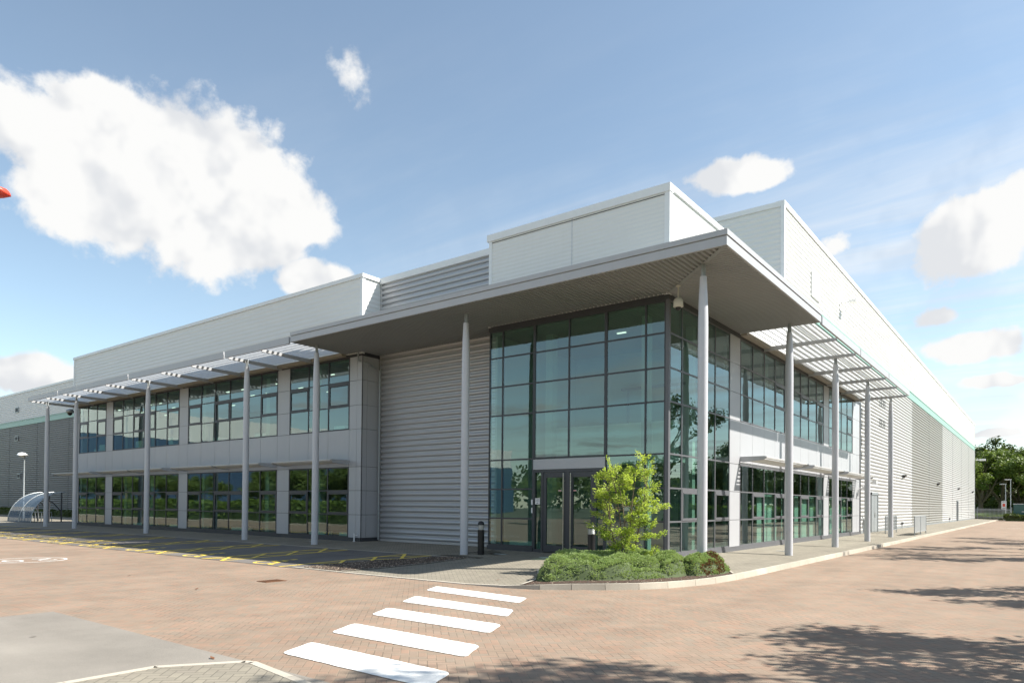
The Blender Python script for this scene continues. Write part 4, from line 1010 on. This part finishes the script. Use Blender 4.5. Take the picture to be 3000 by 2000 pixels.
# trees outside the frame that throw the shadows on the road and stand mirrored in the right-hand glass
DEN = ('dense', 47, 12, 2.6, M['leaf_dark'], .14, 56, .075, 1.1)
big_tree(DEN, (13.6, -8.6, -.2), 12.0, .4, 'leafy tree right of the camera whose shadow lies across the road in front', grp='roadside trees right of the picture', wide=.82)
big_tree(DEN, (14.0, -9.4, -.2), 8.2, 1.4, 'leafy tree just right of the camera shading the bottom corner of the road', grp='roadside trees right of the picture', wide=.95)
big_tree(DEN, (13.3, 1.0, -.2), 7.6, 2.0, 'roadside tree whose thin shadow crosses the road level with the planted corner', grp='roadside trees right of the picture', wide=1.05)
for i, (x, y, h) in enumerate(((15.5, 19, 14.5), (17.5, 33, 15), (18, 52, 9.5), (15.5, 66, 7), (20, 25, 12), (22, 8, 12), (26, 44, 13), (20, 80, 9), (22, 100, 9), (30, 120, 12))):
    big_tree(AIR if i < 2 else OAK, (x, y, -.2), h, i*1.7, 'tall tree along the right side of the road, mirrored in the flank windows', grp='trees mirrored in the flank windows')
for i, (x, y, h) in enumerate(((-72, -22, 5.6), (-79, -21.8, 6.2), (-86, -22.2, 5.8), (-93, -22, 6.4), (-97, -24, 5.6), (-44, -21.6, 5), (-30, -21.5, 4.6), (-38, -21.8, 4.4), (-55, -22, 4.8), (-66, -22, 5), (-34, -24, 5.5), (-41, -23, 6.5), (-49, -24, 6), (-28, -33, 5), (-24, -40, 5.5), (-60, -28, 7), (-14, -62, 9), (2, -70, 11), (12, -66, 10), (-4, -75, 12), (22, -60, 10), (-26, -70, 8), (-38, -66, 8))):
    big_tree(BIR, (x, y, -.2), h, i*2.1, 'young green tree across the car park, mirrored in the office windows', grp='trees mirrored in the office windows')
def hedge(x0, x1, y0, y1, h, n, size, mat, label, z=-.2, seed=1, name='hedge'):
    r = random.Random(seed); mb = MB()
    for _ in range(n):
        x, y = r.uniform(x0, x1), r.uniform(y0, y1); hh = h*(.85+.3*mnoise.noise(Vector((x*.4, y*.4, seed)))); zz_ = z+hh*r.random()**.4
        nrm = Vector((r.uniform(-1, 1), r.uniform(-1, 1), r.uniform(-.2, 1))).normalized(); a = nrm.orthogonal()*size*r.uniform(.6, 1.3); b = nrm.cross(a)*.6; p = Vector((x, y, zz_)); mb.quad(p-a, p-b, p+a, p+b)
    rt_ = empty(name, (0, 0, 0), label=label, cat='hedge')
    mb.build('foliage', mat, rt_); MB().box(x0+.2, x1-.2, y0+.2, y1-.2, z, z+h*.72).build('inner_stems', M['juniper_in'], rt_)
hedge(-99, -24, -21, -18.5, 2.2, 42000, .10, M['leaf_hedge'], 'leafy hedge across the car park, mirrored in the lower office windows', seed=2)
hedge(-26, 40, -58, -54, 4.2, 22000, .2, M['leaf_hedge'], 'long hedge at the far side of the car park, mirrored in the entrance glass', seed=3)
hedge(-112, -53, 8.2, 9.6, .95, 5000, .12, M['leaf_dark'], 'low dark hedge at the foot of the graphite ribbed wall on the left', z=-.15, seed=4)
hedge(-16, 16, 146, 148, 1.7, 5000, .2, M['leaf_mid'], 'clipped hedge along the top of the far lawn', z=1.0, seed=5)
hedge(-.5, 4.0, 114.9, 116.4, .75, 1500, .12, M['leaf_mid'], 'scrubby low plants along the foot of the palisade fence', z=-.2, seed=6)
hedge(3.9, 16, 106.5, 108.2, 1.15, 3500, .14, M['leaf_dark'], 'dark shrubs in front of the green container at far right', z=-.2, seed=7)
hedge(17, 21, -20, 110, 2.0, 22000, .15, M['leaf_hedge'], 'long hedge along the right side of the road, mirrored in the flank windows', seed=9)
def wood(pts, h, n, size, seed):
    r = random.Random(seed); mb = MB()
    for _ in range(n):
        i = r.randrange(len(pts)-1); a = Vector(pts[i]); b = Vector(pts[i+1]); q = a.lerp(b, r.random()); dd = (b-a).normalized(); q += Vector((-dd.y, dd.x))*r.uniform(0, 14)
        hh = h*(.75+.5*mnoise.noise(Vector((q.x*.05, q.y*.05, seed)))+.25*mnoise.noise(Vector((q.x*.2, q.y*.2, seed)))); z = hh*r.random()**.6
        nrm = Vector((r.uniform(-1, 1), r.uniform(-1, 1), r.uniform(-.2, 1))).normalized(); a_ = nrm.orthogonal()*size*r.uniform(.6, 1.3); b_ = nrm.cross(a_)*.7; p = Vector((q.x, q.y, z)); mb.quad(p-a_, p-b_, p+a_, p+b_)
    return mb
wood([(-60, 175), (90, 172)], 12, 14000, .6, 3).build('woodland', M['leaf_dark'], None, kind='stuff', label='dark mass of woodland behind the trees of the far lawn')
wood([(90, 150), (70, 20), (70, -80), (20, -120), (-120, -150), (-230, -100), (-250, 60)], 13, 34000, .6, 5).build('woodland', M['leaf_dark'], None, kind='stuff', label='distant belt of trees round the site, seen only as reflections')
# far lawn rising gently
lw = MB(); n = 14
for j in range(n+1):
    y = 117+j*4; z = -.22+1.45*min(1, max(0, (y-122)/26))
    for i in range(9): x = -70+i*17.5; lw.v.append((x, y, z+.15*mnoise.noise(Vector((x*.05, y*.05, 0)))))
for j in range(n):
    for i in range(8): a = j*9+i; lw.f.append((a, a+1, a+10, a+9))
S('lawn', lw, M['lawn'])
S('lawn', MB().poly([(17, -60), (17, 130), (90, 130), (90, -60)][::-1], -.188), M['lawn'])
S('lawn', MB().poly([(-120, -23), (-26, -23), (-26, -17.2), (-120, -17.2)], -.185), M['lawn'])
MB().box(-99, -26, -17.2, -17.0, -.2, -.08).build('kerb', M['kerb'], None, kind='structure')
MB().box(-26, 60, -50.2, -50, -.2, -.05).build('kerb', M['kerb'], None, kind='structure')
S('lawn', MB().poly([(-26, -90), (60, -90), (60, -50.2), (-26, -50.2)], -.185), M['lawn'])
# the neighbouring warehouse, seen only mirrored in the office windows
nb = empty('neighbour_warehouse', (-101, 0, 0), label='neighbouring warehouse, blue below and pale above, mirrored in the office windows', cat='building')
MB().box(-20, 0, -125, -9, -.2, 11.4).build('lower_wall', M['blue'], nb); MB().box(-20, .05, -125, -9, 11.4, 15.6).build('upper_wall', M['white_clad'], nb)
b = MB()
for i in range(18): b.box(.05, .09, -125+i*6.4, -124.8+i*6.4, 11.4, 15.6)
b.build('wall_rib', M['trim'], nb)
nb2 = empty('neighbour_house', (-6, -84, 0), label='low cream house beyond the hedge, mirrored in the entrance glass', cat='building')
MB().box(0, 16, 0, 8, -.2, 3.4).build('wall', M['cream'], nb2); MB().hexa([(-.4, -.4, 3.4), (16.4, -.4, 3.4), (16.4, 8.4, 3.4), (-.4, 8.4, 3.4), (2, 3.9, 5.6), (14, 3.9, 5.6), (14, 4.1, 5.6), (2, 4.1, 5.6)]).build('roof', M['brown'], nb2)

# small multi-stem tree in the planted corner
st = empty('ornamental_tree', (.62, -3.85, zg(.62, -3.85)), label='small multi-stemmed tree with bright lime leaves in layered sprays by the entrance', cat='tree')
r = random.Random(12); tr = MB(); lf = MB()
def spray(p, d, L):
    """a twig with leaves set all along it"""
    p = Vector(p); d = Vector(d).normalized(); pts = [p]; n = max(3, int(L/.07))
    for i in range(n):
        d = (d+Vector((r.uniform(-.16, .16), r.uniform(-.16, .16), r.uniform(-.12, .06)))).normalized(); side = d.cross(Vector((0, 0, 1))).normalized(); p = p+d*L/n; pts.append(p)
        for s_ in (-1, 1):
            for q in range(9):
                b_ = p+side*s_*r.uniform(.0, .10)+d*r.uniform(-.05, .05)+Vector((0, 0, r.uniform(-.06, .05)))
                a = (side*s_*r.uniform(.3, 1)+d*r.uniform(.2, 1)+Vector((0, 0, r.uniform(-.6, .4)))).normalized()*r.uniform(.021, .036); w = a.cross(Vector((r.uniform(-.8, .8), r.uniform(-.8, .8), 1))).normalized()*a.length*.5
                lf.quad(b_, b_+a*.9-w, b_+a*2, b_+a*.9+w)
    tr.tube(pts, [.007*(1-i/(n+1)) for i in range(n+1)], 4, False)
def limb(p, d, L, rad):
    p = Vector(p); d = Vector(d).normalized(); n = max(3, int(L/.13)); pts = [p]
    for i in range(n):
        d = (d+Vector((r.uniform(-.12, .12), r.uniform(-.12, .12), r.uniform(-.05, .10)))).normalized(); p = p+d*L/n; pts.append(p)
        if i/n > .25:
            for q in range(2 if r.random() < .5 else 1):
                dv = (d+Vector((r.uniform(-1, 1), r.uniform(-1, 1), r.uniform(-.35, .8)))*.85).normalized(); spray(p, dv, r.uniform(.1, .26))
    spray(p, d, .2); tr.tube(pts, [rad*(1-.8*i/n) for i in range(n+1)], 5, False)
def width(z):   # half width of the crown at a height
    pr = [(.35, .28), (.6, .55), (.95, .88), (1.15, .62), (1.5, .72), (1.8, .85), (2.05, .55), (2.4, .62), (2.65, .5), (2.85, .2), (3.2, .05)]
    for (a, u), (b, v) in zip(pr[:-1], pr[1:]):
        if a <= z < b: return u+(v-u)*(z-a)/(b-a)
    return .1
stems = [((-.14, .02), (-.20, .0, 1), 2.1), ((-.04, .05), (-.05, .06, 1), 2.6), ((.03, -.03), (.04, -.04, 1), 2.35), ((.12, .03), (.18, .05, 1), 2.6), ((.0, .0), (.10, .1, 1), 2.3), ((-.1, -.04), (-.10, -.1, 1), 2.3)]
for (ox, oy), dd, L in stems:
    p = Vector((ox, oy, 0)); d = Vector(dd).normalized(); pts = [p]; n = 13
    for i in range(n):
        d = (d+Vector((r.uniform(-.07, .07), r.uniform(-.07, .07), .02))).normalized(); p = p+d*L/n; pts.append(p)
        if p.z < .42 or r.random() < .2: continue
        for q in range(1):
            a = r.uniform(0, 6.3); limb(p, (math.cos(a), math.sin(a), r.uniform(.0, .75)), max(.15, width(p.z+.1)*r.uniform(.4, .88)-.05), .008)
    spray(p, d, .3)
    tr.tube(pts, [.021*(1-.8*i/n)+.003 for i in range(n+1)], 7, False)
for z, dd, L in ((.75, (.85, .45, .25), .85), (.9, (-.8, -.35, .25), .45), (1.65, (.8, .5, .05), .6), (1.55, (-.75, -.5, .1), .55), (.3, (.8, .5, .16), .75), (2.2, (-.75, -.45, .35), .5), (2.35, (.65, .4, .75), .62), (.3, (-.7, -.4, .25), .5)):
    limb((0, 0, z), dd, L, .011)
tr.build('trunk', M['bark'], st); lf.build('crown', M['leaf_lime'], st)

# spreading juniper: bed-shaped mound of many tufts
def in_mound(x, y): return inpoly((x, y), JB)
JB = [(-1.42, -4.4), (-.95, -5.2), (-.5, -5.95), (-.08, -6.55), (.25, -6.6), (.62, -6.2), (1.05, -5.95), (1.5, -5.5), (1.85, -4.9), (2.08, -4.2), (2.15, -3.4), (1.95, -2.7), (1.3, -2.6), (.6, -2.55), (-.2, -2.9), (-1.1, -3.5)]
def edge_dist(x, y, poly):
    m_ = 9
    for (x1, y1), (x2, y2) in zip(poly, poly[1:]+poly[:1]):
        dx, dy = x2-x1, y2-y1; t = max(0, min(1, ((x-x1)*dx+(y-y1)*dy)/(dx*dx+dy*dy))); m_ = min(m_, math.hypot(x-x1-t*dx, y-y1-t*dy))
    return m_
def juniper(poly, hmax, ntuft, seed, root, mat, brown=None, tl=.05):
    r = random.Random(seed); xs = [p[0] for p in poly]; ys = [p[1] for p in poly]
    lumps = []
    while len(lumps) < int(34*hmax/.5*len(poly)/15):
        x, y = r.uniform(min(xs), max(xs)), r.uniform(min(ys), max(ys))
        if inpoly((x, y), poly): lumps.append((x, y, r.uniform(.28, .5), r.uniform(.6, 1)))
    def hgt(x, y):
        e = edge_dist(x, y, poly)
        if not inpoly((x, y), poly): return 0
        base = min(1, (e/.42))**.38
        l = 0
        for lx, ly, lr, lh in lumps:
            q = 1-((x-lx)**2+(y-ly)**2)/lr**2
            if q > 0: l = max(l, lh*math.sqrt(q))
        return hmax*base*(.42+.58*l+.16*mnoise.noise(Vector((x*3.3, y*3.3, seed)))+.07*mnoise.noise(Vector((x*9, y*9, seed))))
    g = MB(); step = .1; nx = int((max(xs)-min(xs))/step)+2; ny = int((max(ys)-min(ys))/step)+2; ids = {}
    for i in range(nx):
        for j in range(ny):
            x, y = min(xs)+i*step, min(ys)+j*step; h = hgt(x, y); ids[i, j] = len(g.v); g.v.append((x, y, zg(x, y)+h*.86-.02))
    for i in range(nx-1):
        for j in range(ny-1):
            q = [ids[i, j], ids[i+1, j], ids[i+1, j+1], ids[i, j+1]]
            if any(g.v[k][2]-zg(g.v[k][0], g.v[k][1]) > .0 for k in q): g.f.append(tuple(q))
    g.build('inner_stems', M['juniper_in'], root, True)
    t = MB(); tb2 = MB(); c = 0
    while c < ntuft:
        x, y = r.uniform(min(xs), max(xs)), r.uniform(min(ys), max(ys))
        if not inpoly((x, y), poly): continue
        c += 1; h = hgt(x, y); e = .03
        nx_, ny_ = (hgt(x-e, y)-hgt(x+e, y))/(2*e), (hgt(x, y-e)-hgt(x, y+e))/(2*e); nr = Vector((max(-2.5, min(2.5, nx_)), max(-2.5, min(2.5, ny_)), 1)).normalized()
        ed = edge_dist(x, y, poly); z = zg(x, y)+h*(r.uniform(.93, 1.03) if ed > .14 else r.uniform(.35, 1.0))
        if mnoise.noise(Vector((x*4, y*4, z*6+seed))) < -.2 and r.random() < .85: continue
        p = Vector((x, y, z))+nr*r.uniform(-.03, .015); dst = tb2 if (brown and brown(x, y, r)) else t
        for k in range(6):
            d = (nr*.9+Vector((r.uniform(-1, 1), r.uniform(-1, 1), r.uniform(-.3, .9)))*.75).normalized(); L = tl*r.uniform(.6, 1.25); w = d.cross(Vector((r.uniform(-1, 1), r.uniform(-1, 1), r.uniform(-1, 1)))).normalized()*L*.2
            dst.quad(p-w*.6, p+d*L*.55-w, p+d*L, p+d*L*.55+w)
    t.build('foliage', mat, root)
    if tb2.v: tb2.build('dead_foliage', M['dead'], root, label='reddish brown dried patch of juniper')
jr = empty('juniper_bush', (0, 0, 0), label='large low spreading grey-green juniper filling the kerbed corner bed', cat='bush')
juniper(JB, .58, 34000, 7, jr, M['juniper'], None, .031)
J2 = [(1.8, -3.6), (2.4, -3.5), (2.62, -2.6), (2.6, -1.9), (2.3, -1.4), (1.8, -1.3), (1.5, -1.8), (1.55, -2.6)]
jr2 = empty('juniper_bush', (0, 0, 0), label='small half-browned juniper at the right end of the corner bed by the tall column', cat='bush')
juniper(J2, .5, 8000, 9, jr2, M['juniper'], tl=.036, brown= lambda x, y, r_: r_.random() < (.85 if mnoise.noise(Vector((x*2.6+3, y*2.6, 1))) > .05 and (x+y) > -.9 else .04))
# a few dry leaves on the ground
rr = random.Random(77)
lmesh = MB().quad((-.05, 0, .0), (0, -.025, .008), (.055, 0, .02), (0, .028, .012)); lo = None
for x, y, l in ((-8.6, -11.6, 'dry brown leaf on the red paving far left'), (-4.9, -11.9, 'reddish dry leaf on the red paving left of the crossing'), (3.4, -15.6, 'curled brown leaf on the grey paved island'), (-1.6, -15.9, 'brown leaf on the asphalt apron'), (-1.2, -6.6, 'brown leaf on the pale paving in front of the doors'), (1.4, -15.1, 'dry leaf by the point of the paved island'), (7.4, -11.9, 'dark curled leaf in the tree shadow at right')):
    o = lmesh.build('fallen_leaf', M['brown'], None, label=l, cat='leaf', group='dry leaves on the ground') if lo is None else lo.copy()
    if lo is None: lo = o
    else: col.objects.link(o)
    o['label'] = l; o.location = (x, y, (-.197 if y < -7.7 else zg(x, y))+.006); o.rotation_euler = (0, 0, rr.uniform(0, 6.3))
